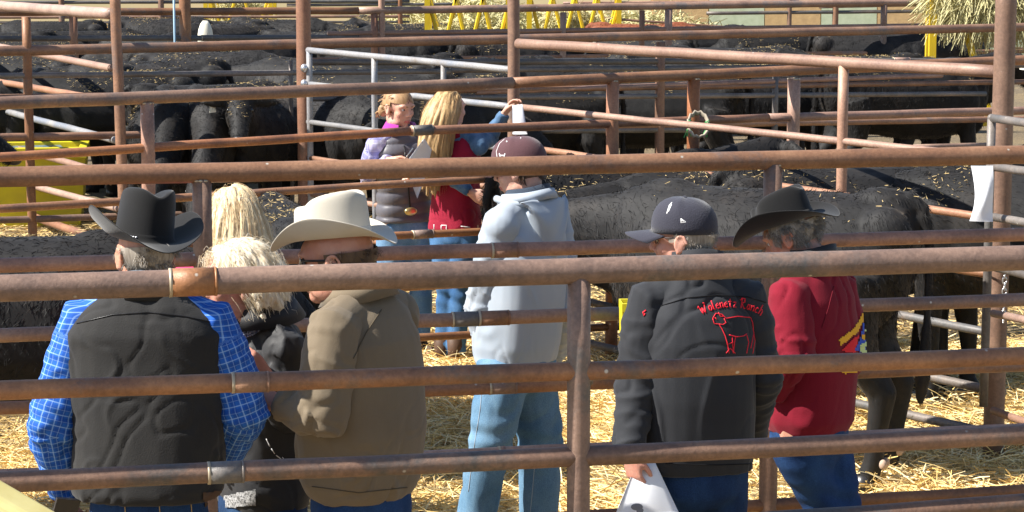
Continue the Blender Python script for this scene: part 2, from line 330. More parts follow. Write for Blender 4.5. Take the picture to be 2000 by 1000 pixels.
# E
fence('pipe_fence', 'long rusty pipe fence behind the silver gate, with the leaning post on the left', 'fence', (0, 100, 253), (1950, 54, 202),
      [(0, 100, 2000, 53, 18), (0, 148, 880, 139, 11, 'rustG'), (880, 137, 2000, 128, 10, 'rustG'), (605, 122, 2000, 118, 11, 'rustG'), (0, 190, 2000, 160, 11), (930, 180, 1840, 147, 10, 'rustO'),
       (0, 268, 2000, 232, 13), (610, 193, 1925, 183, 10, 'rustG'), (0, 350, 1000, 326, 12), (0, 430, 1000, 399, 13), (610, 396, 1000, 380, 10, 'rustP'), (1040, 255, 1345, 253, 12, 'rustG'), (1785, 287, 1930, 283, 10), (1833, 364, 1900, 362, 12, 'rustP'), (1827, 437, 1870, 437, 14, 'rustO')],
      [(51, 33, 18), (1290, 82, 19), (1515, 149, 12, 'rustG'), (-520, 110, 18), (2500, 50, 16), (568, 118, 8, 'rustG')], 'rust', ext=300, group='parallel rusty pipe fences',
      joints=[(605, 122, 2000, 118, 1745, 30, ('rustP', 12))])
# leaning post
e = empty('leaning_post', (W(243, 480, 250).x, W(243, 480, 250).y, 0), label='grey-brown pipe post leaning to the left, left of the man in the black vest', cat='post')
a = W(222, -60, 253); bb = W(246, 430, 250); pipe('pipe', a-V(e.location), V((bb.x, bb.y-.03, -.05))-V(e.location), 10.5/250, M['rust'], e)
# L : left cross fence with open pipe ends
fence('pipe_fence', 'slanting pipe fence with sawn-off open pipe ends at the left edge', 'fence', (0, 12, 208), (216, 27, 248),
      [(-160, 0, 216, 27, 19, 'rustP'), (-160, 60, 217, 133, 12, 'rustP', 0, True), (-160, 132, 226, 199, 12, 'rustP', 0, True), (-160, 173, 234, 276, 12, 'silver', 0, True), (-160, 236, 234, 346, 12, 'rustP', 0, True), (-160, 303, 234, 408, 12, 'rustP', 0, True), (-160, 345, 234, 482, 14, 'rustO', 0, True)], [(-140, 0, 18)], 'rustP')
# F
fence('pipe_fence', 'rusty pipe fence across the far cattle pens, in front of the yellow feeders', 'fence', (234, 21, 166), (1600, 7, 150),
      [(0, 24, 700, 21, 15), (700, 21, 2000, 1, 14), (0, 76, 700, 73, 11, 'rustG'), (700, 73, 1250, 66, 11, 'rust'), (0, 125, 2000, 100, 9), (640, 66, 1850, 49, 9, 'rustP')],
      [(143, 30, 17, 'rustP'), (359, -90, 23), (731, 27, 14, 'rustO'), (1306, 18, 15, 'rustP'), (1254, 20, 11), (1727, 6, 13), (745, -60, 13, 'rustP'), (-250, 25, 14), (1100, 24, 12), (2300, 0, 13)], 'rust', ext=300, group='parallel rusty pipe fences',
      joints=[(0, 76, 700, 73, 394, 24, ('rustG', 11))])
# M : farthest
fence('pipe_fence', 'thin farthest pipe fence glimpsed among the distant cattle', 'fence', (0, 4, 118), (2000, -6, 112),
      [(0, 5, 800, 2, 7, 'rustG'), (0, 34, 800, 32, 6), (0, 44, 800, 43, 5, 'rustG'), (560, 10, 900, 8, 6, 'rustG'), (0, 86, 800, 81, 6, 'rustG'), (1100, 6, 1560, 2, 5, 'rustO'), (1380, 26, 2000, 20, 7, 'rustG'), (1600, 13, 2000, 5, 7), (1100, 30, 2000, 95, 5)],
      [(118, -60, 12), (313, -60, 12), (781, -60, 10), (1205, -40, 8), (1543, -30, 9), (1633, -40, 12)], 'rust', ext=200, group='parallel rusty pipe fences')
# pale blue pole
p = gnd(343, 176); e = empty('thin_pole', p, label='thin pale blue upright pole at the upper left', cat='pole')
mb = MB(); mb.tube([(0, 0, -.05), (0, 0, 2.8)], .0125, 10); mb.build('shaft', M['bluepole'], e)
# chain hanging on the right gate
a = W(1955, 532, 392)+V((0, -.09, 0)); e = empty('gate_chain', a, label='short steel chain hanging from the tallest post on the right', cat='chain')
for k in range(9):
    mb = MB(); n = 12; rz = 0 if k % 2 else pi/2
    pts = [V((cos(2*pi*i/n)*.010*cos(rz), cos(2*pi*i/n)*.010*sin(rz), sin(2*pi*i/n)*.019-.028*k)) for i in range(n+1)]
    mb.tube(pts, .0035, 6); mb.build('link', M['steel'], e)
mb = MB(); pts = [V((cos(2*pi*i/20)*.055-.03, sin(2*pi*i/20)*.06+.05, .02+.01*sin(i))) for i in range(21)]; mb.tube(pts, .006, 6); mb.build('loop', M['steel'], e)
# worn rubber ring tied to the post
a = W(1362, 242, 318)+V((0, -.05, 0)); e = empty('rubber_ring', a, label='worn tan rubber ring with green twine tied round a post, above the navy cap', cat='tyre ring')
mb = MB(); pts = [V((cos(2*pi*i/24)*.062, sin(2*pi*i/24)*.05-.02, sin(2*pi*i/24)*.07+.008*sin(3*i))) for i in range(25)]
mb.tube(pts, (.009, .02), 8); mb.build('ring', mat('worn_rubber', (.42, .36, .28), .8, var=(.3, .25, .19), scale=14), e)
M['twine'] = mat('green_twine', (.1, .5, .16), .7)
for sx in (-.06, .055):
    mb = MB()
    for k in range(3):
        mb.tube([V((sx+cos(i*.9)*.014, -.03+sin(i*.9)*.02, -.03+.012*k+.006*i)) for i in range(7)], .0035, 5)
    for k in range(5): mb.tube([V((sx, -.03, -.01)), V((sx+random.uniform(-.03, .03), -.03, -.05-random.random()*.03))], .0025, 4)
    mb.build('twine', M['twine'], e)
# hanging white paper sheet on the right gate
mb = MB(); N = 12; vs = []
c0, c1 = W(1889, 320, 408), W(1932, 320, 408); d0, d1 = W(1886, 427, 409), W(1932, 429, 409)
for th in (0, .003):
    for i in range(N+1):
        for j in range(N+1):
            u, t = i/N, j/N; p_ = (c0.lerp(c1, u)).lerp(d0.lerp(d1, u), t); bulge = .03*sin(pi*t)*(1-u)
            vs.append(p_+V((bulge*.8, -.02*sin(pi*u)-.09+th+.012*sin(6*t+3*u), 0)))
fs = []; q = (N+1)**2
for i in range(N):
    for j in range(N):
        a_ = i*(N+1)+j; fs.append((a_, a_+1, a_+N+2, a_+N+1)); fs.append((q+a_, q+a_+N+1, q+a_+N+2, q+a_+1))
mb.add(vs, fs); o = mb.build('paper_sheet', M['paper']); tag(o, 'white sheet of paper hanging on the grey gate at the right edge', 'paper')
# mud dab is part of nearest post: a child of fence A
def mud():
    A = [o for o in bpy.data.objects if o.name == 'pipe_fence'][0]
    c = W(1137, 722, 700)-V(A.location); mb = MB(); 
    for k in range(26):
        mb.ell(c+V((random.gauss(0, .009), -.026+random.uniform(-.002, .002), random.gauss(0, .03))), (.012, .007, .016), seg=8, rings=6)
    me = remesh(mb, .004, 1); P = getv(me); P += getn(me)*(.002*sines(P, (400, 400, 400), 3))[:, None]; setv(me, P)
    link('mud_patch', me, mat('dry_mud', (.3, .24, .17), .95, var=(.2, .15, .1), scale=60), A)
mud()
# ================================================================= TROUGHS, FEEDERS, HAY
def hay_blob(name, c, r, n, mname='hay', parent=None, seed=1, wd=.007, ln=.18):
    rs = np.random.default_rng(seed); d = rs.normal(size=(n, 3)); d /= np.linalg.norm(d, axis=1, keepdims=True)
    rad = np.array(r)*(.78+.28*rs.random((n, 1))+.12*sines(d, (3, 3, 3), seed)[:, None]); P = d*rad+np.array(c); P = P[P[:, 2] > -.02]; d = d[:len(P)]
    t = rs.normal(size=(len(P), 3)); t[:, 2] -= .4
    vs, q = strips('h', P, t, ln*(.5+rs.random(len(P))), wd, None, droop=.4)
    mb = MB(); mb.ell(c, [a*.86 for a in r], seg=20, rings=12); me0 = mb
    base = np.array(me0.v); k = len(base); base += .06*min(r)*rs.normal(size=base.shape)
    tri = []; 
    for f in me0.f: tri.append(f if len(f) == 4 else (f[0], f[1], f[2], f[2]))
    me = bpy.data.meshes.new(name); me.from_pydata([tuple(a) for a in base]+[tuple(a) for a in vs], [], [tuple(f) for f in me0.f]+[tuple(int(a)+k for a in f) for f in q]); me.update()
    return link(name, me, M[mname], parent, False)
def trough(px, s, wdt, dep, hgt, rz, label, base=0):
    p = gnd(px, s); p.z = base; e = empty('feed_trough', p, rz, label=label, cat='trough'); mb = MB()
    def ring(w_, d_, z): return [V((x*w_/2, y*d_/2, z)) for x, y in ((-1, -1), (1, -1), (1, 1), (-1, 1))]
    mb.rings([ring(wdt*.88, dep*.85, 0), ring(wdt*.98, dep*.95, hgt*.86), ring(wdt, dep, hgt*.86), ring(wdt, dep, hgt), ring(wdt*.88, dep*.78, hgt), ring(wdt*.8, dep*.7, hgt*.4)])
    o = mb.build('tub', M['yellowplastic'], e, False)
    bv = o.modifiers.new('b', 'BEVEL'); bv.width = .015; bv.segments = 2
    return e
t1 = trough(35, 214, 1.25, .7, .72, R(8), 'yellow plastic feed trough standing at the left edge behind the fences')
mb = MB(); mb.box((.16, 0, .665), (.5, .5, .02), Euler((R(4), 0, R(12)))); mb.build('water', mat('trough_water', (.12, .2, .3), .12, spec=.8), t1, False)
tb = trough(1231, 498, .08, .13, .235, R(3), 'small yellow feed tub hooked on the fence beside the man in the black jacket', .97)
tb.name = 'feed_tub'; mbk = MB(); mbk.tube([(0, -.05, .2), (0, -.09, .27), (0, -.05, .29), (0, -.03, .2)], .004, 6); mbk.build('hook', M['steel'], tb)
def yfeeder(px, s, n, wdt, hgt, label, rz=0, hay=True, fy=.35):
    p = gnd(px, s); e = empty('hay_feeder', p, rz, label=label, cat='feeder', group='yellow hay feeders in the far pens')
    for x in (-wdt/2, wdt/2):
        for y in (-fy, fy): MB().box((x, y, hgt/2), (.075, .075, hgt)).build('leg', M['yellow'], e, False)
    for y in (-fy, fy):
        for z in (.55, hgt): MB().box((0, y*1.0, z), (wdt+.08, .055, .055)).build('rail', M['yellow'], e, False)
        for k in range(n):
            x = -wdt/2+(k+.6)*wdt/n; sg = 1 if k % 2 else -1
            mb = MB(); mb.tube([(x-sg*.2, y*.94, .57), (x+sg*.2, y*.94, hgt-.02)], .028, 6); mb.build('bar', M['yellow'], e, False)
    if hay:
        o = hay_blob('hay_filling', (0, 0, .95), (wdt*.47, .3, .5), 5000, parent=e, seed=int(px), wd=.012)
    return e
yfeeder(915, 142, 6, 1.1, 2.2, 'yellow steel hay feeder in the far pen, above the two young women')
yfeeder(1120, 128, 8, 1.35, 2.15, 'yellow steel hay feeder with many slanted bars, right of the tall centre post')
yfeeder(470, 105, 4, 1.2, 1.9, 'small distant yellow feeder near the top left of the photo')
e = yfeeder(1888, 176, 1, .82, 1.92, 'yellow hay feeder piled with overhanging hay at the upper right', hay=False, fy=.1)
o = hay_blob('hay_pile', (.36, 0, 2.0), (.72, .5, .3), 14000, parent=e, seed=5, wd=.009, ln=.3)
# straw heaps far away
for px, s, r, lab in ((300, 100, (2.2, 1.3, .9), 'golden straw heap in the far left background'), (900, 112, (2.4, 1.2, 1.5), 'pale green-grey hay heap behind the yellow feeders'), (1250, 104, (2.0, 1.0, 1.1), 'pale hay heap in the far background, right of centre')):
    p = gnd(px, s); o = hay_blob('straw_heap' if px == 300 else 'hay_heap', (0, 0, 0), r, 14000, 'straw' if px == 300 else 'hay', seed=px, wd=.02, ln=.3); o.location = p; tag(o, lab, 'heap')
# board wall far right
bw = gnd(1680, 92); e = empty('board_wall', bw, R(-2), label='weathered board wall of tan plywood and pale green panels at the far upper right', cat='wall')
bm = [mat('plywood', (.62, .42, .2), .8, var=(.5, .33, .16), scale=9, bump=.3, bscale=40), mat('pale_green_board', (.55, .6, .42), .8, var=(.45, .5, .33), scale=7)]
x = -4.4
for k in range(8):
    wd = 1.19; mb = MB(); mb.box((x+wd/2, 0, .95), (wd-.02, .025, 1.9)); mb.build('panel', bm[1 if k in (1, 3, 6) else 0], e, False)
    MB().box((x, .05, .95), (.09, .07, 1.95)).build('stud', bm[0], e, False); x += wd
# terrain behind: far fence line of brown grass bank
mb = MB(); N = 60; prof = [(0, 0), (3, 1.1), (8, 2.2), (20, 3.0), (60, 3.5)]; vs = []; fs = []
for i in range(N+1):
    for (dy, z) in prof: vs.append((-150+300*i/N, 62+dy+2*sin(i*.7), z+.25*sin(i*1.3+dy) if z else -.02))
k = len(prof)
for i in range(N):
    for j in range(k-1): fs.append((i*k+j, (i+1)*k+j, (i+1)*k+j+1, i*k+j+1))
mb.add(vs, fs); o = mb.build('hill', mat('dry_bank', (.3, .22, .12), .95, var=(.22, .2, .1), scale=.6, det=8)); tag(o, kind='structure')
# yellow beam close to camera at bottom-left
a = W(-60, 945, 980); b = W(95, 1035, 980); e = empty('yellow_beam', (a.x, a.y, 0), label='pale yellow painted rail cutting the bottom left corner', cat='rail')
bm_ = MB(); d = (b-a).normalized(); up_ = V((0, -1, .6)).normalized(); side = d.cross(up_).normalized()*.03; q = V(e.location)
a2 = a-d*.4-q; b2 = b+d*.5-q; h = V((0, 0, -.09)); w2 = V((0, .09, .02))
bm_.rings([[a2, a2+w2, a2+w2+h, a2+h], [b2, b2+w2, b2+w2+h, b2+h]]); o = bm_.build('beam', mat('faded_yellow_paint', (.78, .68, .3), .5, var=(.66, .54, .2), scale=9), e, False)
bv = o.modifiers.new('b', 'BEVEL'); bv.width = .02; bv.segments = 3
MB().box((-.1, .05, (a.z-.1)/2-.1), (.08, .07, a.z-.1)).build('support', M['yellow'], e, False)
# white sack among cattle
p = W(401, 58, 158); mb = MB(); mb.rings([[V((cos(t)*r, sin(t)*r*.8, z)) for t in [2*pi*i/14 for i in range(14)]] for r, z in ((.09, -.25), (.1, -.1), (.085, .0), (.06, .07), (.03, .11))])
o = mb.build('white_sack', mat('white_sack', (.8, .76, .62), .8)); o.location = p; tag(o, 'small white bag standing up among the far black cattle at upper left', 'bag')
MB().tube([(0, 0, -.2), (0, 0, -p.z-.05)], .03, 8).build('stake', M['rust'], o)
# ================================================================= CATTLE
def fur_mat(name, a, b_, c):
    m = bpy.data.materials.new(name); m.use_nodes = True; t = m.node_tree; L = t.links.new; b = t.nodes['Principled BSDF']
    tc = nd(t, 'ShaderNodeTexCoord'); n = nd(t, 'ShaderNodeTexNoise', i_Scale=6, i_Detail=6, i_Roughness=.7); L(tc.outputs['Object'], n.inputs['Vector'])
    r = ramp(t, [(.3, a), (.52, b_), (.75, c)]); L(n.outputs[0], r.inputs[0])
    oi = nd(t, 'ShaderNodeObjectInfo'); hs = nd(t, 'ShaderNodeHueSaturation'); mr = nd(t, 'ShaderNodeMapRange', i_To_Min=.55, i_To_Max=1.45); L(oi.outputs['Random'], mr.inputs[0]); L(mr.outputs[0], hs.inputs['Value']); L(r.outputs[0], hs.inputs['Color'])
    L(hs.outputs[0], b.inputs['Base Color']); b.inputs['Roughness'].default_value = .68; b.inputs['Specular IOR Level'].default_value = .3
    b.inputs['Sheen Tint'].default_value = (.9, .75, .6, 1); b.inputs['Sheen Weight'].default_value = .1; b.inputs['Sheen Roughness'].default_value = .4
    n2 = nd(t, 'ShaderNodeTexNoise', i_Scale=45, i_Detail=4); mp = nd(t, 'ShaderNodeMapping'); mp.inputs['Scale'].default_value = (.5, 1, .35)
    L(tc.outputs['Object'], mp.inputs[0]); L(mp.outputs[0], n2.inputs['Vector']); bp = nd(t, 'ShaderNodeBump', i_Strength=.25, i_Distance=.01); L(n2.outputs[0], bp.inputs['Height']); L(bp.outputs[0], b.inputs['Normal'])
    return m
M['fur'] = fur_mat('black_coat', (.005, .005, .0052), (.011, .0105, .0108), (.026, .022, .019))
M['furred'] = fur_mat('red_coat', (.14, .04, .018), (.24, .07, .03), (.32, .11, .05))
M['hoof'] = mat('hoof_pale', (.45, .33, .25), .6)
M['muzzle'] = mat('muzzle', (.02, .019, .02), .3, spec=.6)
M['eye'] = mat('cow_eye', (.01, .008, .006), .08, spec=.8)
M['eartag'] = mat('ear_tag', (.75, .72, .6), .5)
def cow_shape(head='up', twist=0, seed=1, fat=1.0):
    mb = MB(); f = fat
    prof = [(-.90, 1.10, .10, .13), (-.86, 1.08, .2, .22), (-.74, 1.03, .275, .3), (-.45, 1.0, .33*f, .345), (-.1, .965, .365*f, .375), (.25, .965, .345*f, .38), (.5, .99, .27, .36), (.66, 1.02, .2, .3), (.74, 1.03, .12, .2)]
    n = 18; rs = []
    for x, z, wy, hz in prof:
        rs.append([V((x, cos(2*pi*k/n)*wy*(1.0 if sin(2*pi*k/n) < 0 else .95), z+sin(2*pi*k/n)*hz*(1.0 if sin(2*pi*k/n) < 0 else .96))) for k in range(n)])
    mb.rings(rs)
    mb.ell((-.78, .16, 1.16), (.14, .1, .13)); mb.ell((-.78, -.16, 1.16), (.14, .1, .13)); mb.ell((.42, .0, 1.26), (.2, .1, .1)); mb.ell((-.72, 0, 1.3), (.16, .1, .06))
    mb.ell((.42, .22, .95), (.17, .09, .24)); mb.ell((.42, -.22, .95), (.17, .09, .24))
    if head == 'up': N1, N2, N3 = V((.55, 0, 1.12)), V((.88, .12*twist, 1.22)), V((1.02, .25*twist, 1.3)); dirh = V((.75, .55*twist, -.55))
    elif head == 'down': N1, N2, N3 = V((.55, 0, 1.05)), V((.92, .1*twist, .88)), V((1.1, .2*twist, .72)); dirh = V((.45, .3*twist, -.85))
    else: N1, N2, N3 = V((.55, 0, 1.08)), V((.9, .1*twist, 1.08)), V((1.08, .2*twist, 1.1)); dirh = V((.7, .35*twist, -.62))
    dirh.normalize(); mb.tube([N1-V((.15, 0, 0)), N1, N2, N3], [(.16, .24), (.15, .23), (.12, .18), (.105, .13)], 16, up=V((0, 0, 1)))
    # dewlap and brisket
    mb.ell(N1.lerp(N2, .5)-V((0, 0, .16)), (.2, .045, .12)); mb.ell((.62, 0, .78), (.13, .11, .16))
    side = dirh.cross(V((0, 0, 1))).normalized(); upv = side.cross(dirh).normalized()
    h0 = N3; mb.tube([h0-dirh*.06, h0+dirh*.03, h0+dirh*.16, h0+dirh*.3, h0+dirh*.4, h0+dirh*.45], [(.09, .09), (.115, .12), (.1, .105), (.075, .08), (.075, .07), (.06, .052)], 16, up=upv)
    mb.ell(h0-dirh*.05+upv*.06, (.07, .07, .06))
    for sg in (-1, 1):
        for i in range(6):
            t = i/5; c = h0+side*sg*(.1+.18*t)+upv*(.04-.03*t)-dirh*.01; mb.ell(c, (.035, .035+.02*sin(pi*t), .055*sin(pi*(.25+.7*t))+.01), seg=10, rings=6)
    r = random.Random(seed)
    for sg in (-1, 1):
        o = r.uniform(-.1, .1); y = sg*.17
        mb.tube([(.46, y, .95), (.46+o*.4, y, .68), (.47+o*.7, y, .44), (.46+o, y*.98, .26), (.45+o, y, .12), (.48+o, y, .045), (.5+o, y, -.02)], [.13, .085, .062, .044, .046, .058, .066], 12)
        o = r.uniform(-.12, .12)
        mb.tube([(-.66, y*1.05, 1.0), (-.62, y*1.1, .8), (-.68+o*.4, y, .6), (-.80+o*.6, y*.95, .44), (-.78+o, y*.95, .26), (-.765+o, y*.95, .12), (-.73+o, y*.95, .045), (-.71+o, y*.95, -.02)], [(.15, .2), (.13, .2), (.09, .14), .078, .056, .056, .063, .069], 12)
    mb.tube([(-.84, 0, 1.32), (-.93, 0, 1.27), (-.965, 0, 1.1), (-.965, .01, .8), (-.96, .02, .62), (-.95, .02, .5), (-.94, .02, .38)], [.05, .04, .032, .024, .035, .045, .02], 10)
    me = remesh(mb, .018, 4); P = getv(me); Nn = getn(me)
    P += Nn*(.008*sines(P, (8, 8, 5), seed, 7)+.002*sines(P, (30, 30, 16), seed+1, 7))[:, None]; setv(me, P)
    return me, h0, dirh, side, upv
def coat(me, n, ln, seed, fleck):
    """tufts of hair and wisps of bedding joined into the body mesh"""
    P = getv(me); N = getn(me); rs = np.random.default_rng(seed); i = rs.integers(0, len(P), n); p = P[i]; nn = N[i]
    flow = np.tile([-.7, 0, -.8], (n, 1))+rs.normal(size=(n, 3))*.3+np.stack([sines(p, (5, 5, 5), seed+i_, 4)*.8 for i_ in (1, 2, 3)], 1); flow -= nn*(flow*nn).sum(1, keepdims=True); d = flow+nn*(.07+.24*rs.random((n, 1)))
    low = np.clip((p[:, 2]-.15)/.6, .25, 1)
    vs, q = strips('c', p-nn*.004, d, ln*(.5+rs.random(n))*low, .0024, None, droop=.25)
    up = np.where((N[:, 2] > .45) & (P[:, 2] > .95))[0]; clus = sines(P[up], (7, 7, 7), seed+5) > .05
    up = up[clus] if clus.sum() > 10 else up; j = rs.choice(up, fleck); dd = rs.normal(size=(fleck, 3)); dd[:, 2] *= .25
    v2, q2 = strips('f', P[j]+N[j]*.012, dd, .01+.028*rs.random(fleck)**2, .003, None, droop=0)
    F_ = [tuple(pp.vertices) for pp in me.polygons]; k = len(P); k2 = k+len(vs)
    fs = F_+[tuple(a) for a in (q+k).tolist()]+[tuple(a) for a in (q2+k2).tolist()]
    out = bpy.data.meshes.new('cow'); out.from_pydata(np.concatenate([P, vs, v2]).tolist(), [], fs)
    mi = np.zeros(len(fs), np.int32); mi[len(F_)+len(q):] = 1; out.polygons.foreach_set('material_index', mi)
    sm = np.zeros(len(fs), bool); sm[:len(F_)] = True; out.polygons.foreach_set('use_smooth', sm)
    if seed != 99:
        hz = np.array([np.mean([P[v][2] for v in f]) for f in F_])
    out.update(); return out
protos = []
for k, (hd, tw, ft) in enumerate((('up', .35, 1.0), ('mid', .25, 1.02), ('down', -.6, .98), ('mid', .1, 1.1))):
    me, h0, dh, sd_, uv = cow_shape(hd, tw, k+2, ft); fl = (420, 120, 520, 800)[k]
    e = link('cow', coat(me, 30000, .032, k+31, fl), [M['fur'], M['straw3']], smooth=False)
    bpy.data.meshes.remove(me)
    for sg in (-1, 1):
        MB().ell(h0+dh*.12+sd_*sg*.088+uv*.035, (.02, .02, .02), seg=10, rings=7).build('eye', M['eye'], e)
    mb = MB(); mb.ell(h0+dh*.44, (.055, .055, .045)); mb.build('nose', M['muzzle'], e)
    for y in (-.17, .17):
        for x in (.5, -.71):
            MB().rings([[V((x+.01+cos(2*pi*i/12)*r*1.15, y+sin(2*pi*i/12)*r, z)) for i in range(12)] for r, z in ((.062, -.01), (.06, .03), (.05, .075))]).build('hoof', M['muzzle'], e)
    for y in (-.17, .17):
        for dy in (-.025, .025): MB().ell((-.82+.02*(k%2), y*.95+dy, .13), (.022, .018, .024), seg=10, rings=7).build('dewclaw', M['hoof'], e)
    if k in (0, 3):
        mb = MB(); mb.box(h0+sd_*.22-uv*.03+dh*.02, (.012, .05, .06), Euler((.1, .1, .5+k))); mb.build('ear_tag', M['eartag'], e, False)
    protos.append(e)
used = set(); cow_n = 0
def cow(k, loc, yaw, label, scale=1.0, mat_=None, group='black cattle standing in the pens', cat='cow', drop=()):
    """copy (or first use) of a cow with its parts"""
    src = protos[k]
    if k in used:
        o = src.copy(); COL.objects.link(o)
        for c in src.children:
            d = c.copy(); COL.objects.link(d); d.parent = o
            if mat_: pass
    else: o = src; used.add(k)
    o.location = loc; o.rotation_euler = (0, 0, yaw); o.scale = (scale,)*3
    tag(o, label, cat, group); return o
# ---- hand-placed animals (x of body centre in the photo, pixels per metre, heading: 0 = right, 90 = away)
def C_(k, px, s, yaw, label, sc=1.0): return cow(k, gnd(px, s), R(yaw), label, sc)
cb_ = C_(1, 1458, 400, 157, 'sleek dark cow in side view right behind the navy cap and black hat', 1.0); cb_.scale = (.93, 1.0, 1.06)
C_(3, 20, 448, 3, 'large black cow standing side-on behind the man in the black vest', 1.0)
C_(3, 545, 392, 100, 'black cow with bedding all over its back, left of the white hat', .97)
C_(0, 1700, 343, 12, 'shaggy black cow whose rump shows under the slanting rail, above the big side-on cow', 1.0)
C_(3, 1415, 338, 200, 'round backed black cow sprinkled with dry bedding, between the navy cap and the black hat', .97)
C_(2, 1985, 350, 165, 'black cow in deep shade behind the grey gate at the right edge', 1.0)
C_(0, 1235, 322, 22, 'black cow standing to the right of the maroon cap', .98)
C_(2, 400, 236, -78, 'shaggy black cow facing the camera, above the black vest', 1.0)
C_(0, 520, 234, -100, 'woolly black cow facing the camera just left of the tall orange-brown post', 1.0)
C_(2, 330, 236, -80, 'black cow with a bent head below the leaning post', 1.0)
C_(3, 655, 232, -60, 'woolly black cow behind the left end of the silver gate', .98)
C_(0, -350, 275, -8, 'black cow whose face pokes in at the left edge by the yellow trough', 1.0)
C_(1, 270, 188, 185, 'black cow in shade behind the yellow trough', 1.0)
C_(2, 1270, 204, 170, 'black cow behind the post with the rubber ring', 1.0)
C_(3, 1500, 194, 8, 'black cow behind the second thick post left of the white sheet', 1.0)
C_(0, 1780, 198, 15, 'black cow with streaked flank left of the tallest post', 1.05)
C_(1, 1010, 218, 188, 'black cow behind the raised sheet of paper', 1.0)
C_(2, 810, 226, 10, 'black cow partly hidden by the woman in the grey quilted vest', 1.0)
C_(3, 1640, 181, 190, 'black cow in the middle distance, upper right quarter', 1.0)
C_(0, 1400, 184, 178, 'black cow head and neck beyond the rubber ring', 1.0)
C_(1, 1150, 190, 5, 'black cow with hay on its back behind the orange rails', 1.0)
cow_far = 0
words_a = ['leftmost', 'second from the left', 'third from the left', 'fourth from the left', 'fifth from the left', 'sixth from the left', 'seventh from the left', 'eighth from the left', 'ninth from the left']
def row(s, xs, rowname, seed):
    r = random.Random(seed)
    for i, x in enumerate(xs):
        k = r.randrange(4); yaw = r.choice([0, 180])+r.uniform(-28, 28)
        if r.random() < .18: yaw += 80
        C_(k, x, s*r.uniform(.975, 1.025), yaw, 'black cow %s in the %s row of cattle' % (words_a[i], rowname), r.uniform(.95, 1.05))
row(208, [-40, 190, 430, 700, 900], 'mid-far', 4)
row(188, [80, 300, 600, 820, 1020], 'far', 8)
row(176, [0, 420, 760, 960, 1180, 1450, 1690], 'farther', 9)
row(150, [40, 300, 520, 760, 1010, 1230, 1720], 'second farthest', 12)
row(126, [90, 330, 560, 700], 'very distant', 21)
row(139, [-20, 190, 430, 620, 800, 1330, 1500, 1880], 'farthest', 13)
# one red cow
o = cow(3, gnd(1270, 133), R(5), 'single reddish brown cow lying among the far black cattle', 1.0, group=None); o.name = 'red_cow'
if 'group' in o: del o['group']
o.data = o.data.copy(); o.data.materials.clear(); o.data.materials.append(M['furred']); o.data.materials.append(M['straw3'])
# ================================================================= PEOPLE
def skin_mat(name, col, red=.12):
    m = mat(name, col, .5, spec=.35, var=(col[0]*.85, col[1]*.7, col[2]*.66), scale=14, bump=.12, bscale=90)
    b = m.node_tree.nodes['Principled BSDF']; b.inputs['Subsurface Weight'].default_value = .12; b.inputs['Subsurface Scale'].default_value = .02
    b.inputs['Subsurface Radius'].default_value = (1, .3, .15); return m
def cloth(name, col, rough=.85, var=None, scale=6, sheen=.2, bump=.25, bscale=220, spec=.2):
    var = var or tuple(c*.8 for c in col); return mat(name, col, rough, spec=spec, sheen=sheen, var=var, scale=scale, bump=bump, bscale=bscale)
def denim(name, col, fade):
    m = bpy.data.materials.new(name); m.use_nodes = True; t = m.node_tree; L = t.links.new; b = t.nodes['Principled BSDF']
    tc = nd(t, 'ShaderNodeTexCoord'); n = nd(t, 'ShaderNodeTexNoise', i_Scale=7, i_Detail=5, i_Roughness=.6); mp = nd(t, 'ShaderNodeMapping'); mp.inputs['Scale'].default_value = (1, 1, .4); L(tc.outputs['Object'], mp.inputs[0]); L(mp.outputs[0], n.inputs['Vector'])
    r = ramp(t, [(.35, col), (.7, fade)]); L(n.outputs[0], r.inputs[0]); n2 = nd(t, 'ShaderNodeTexNoise', i_Scale=260, i_Detail=2); L(tc.outputs['Object'], n2.inputs['Vector'])
    r2 = ramp(t, [(.3, (.75, .75, .78)), (.7, (1.15, 1.15, 1.15))]); L(n2.outputs[0], r2.inputs[0]); ml = nd(t, 'ShaderNodeMix', data_type='RGBA', blend_type='MULTIPLY'); ml.inputs[0].default_value = 1
    L(r.outputs[0], ml.inputs[6]); L(r2.outputs[0], ml.inputs[7]); L(ml.outputs[2], b.inputs['Base Color']); b.inputs['Roughness'].default_value = .85; b.inputs['Specular IOR Level'].default_value = .15
    bp = nd(t, 'ShaderNodeBump', i_Strength=.3, i_Distance=.004); L(n2.outputs[0], bp.inputs['Height']); L(bp.outputs[0], b.inputs['Normal']); return m
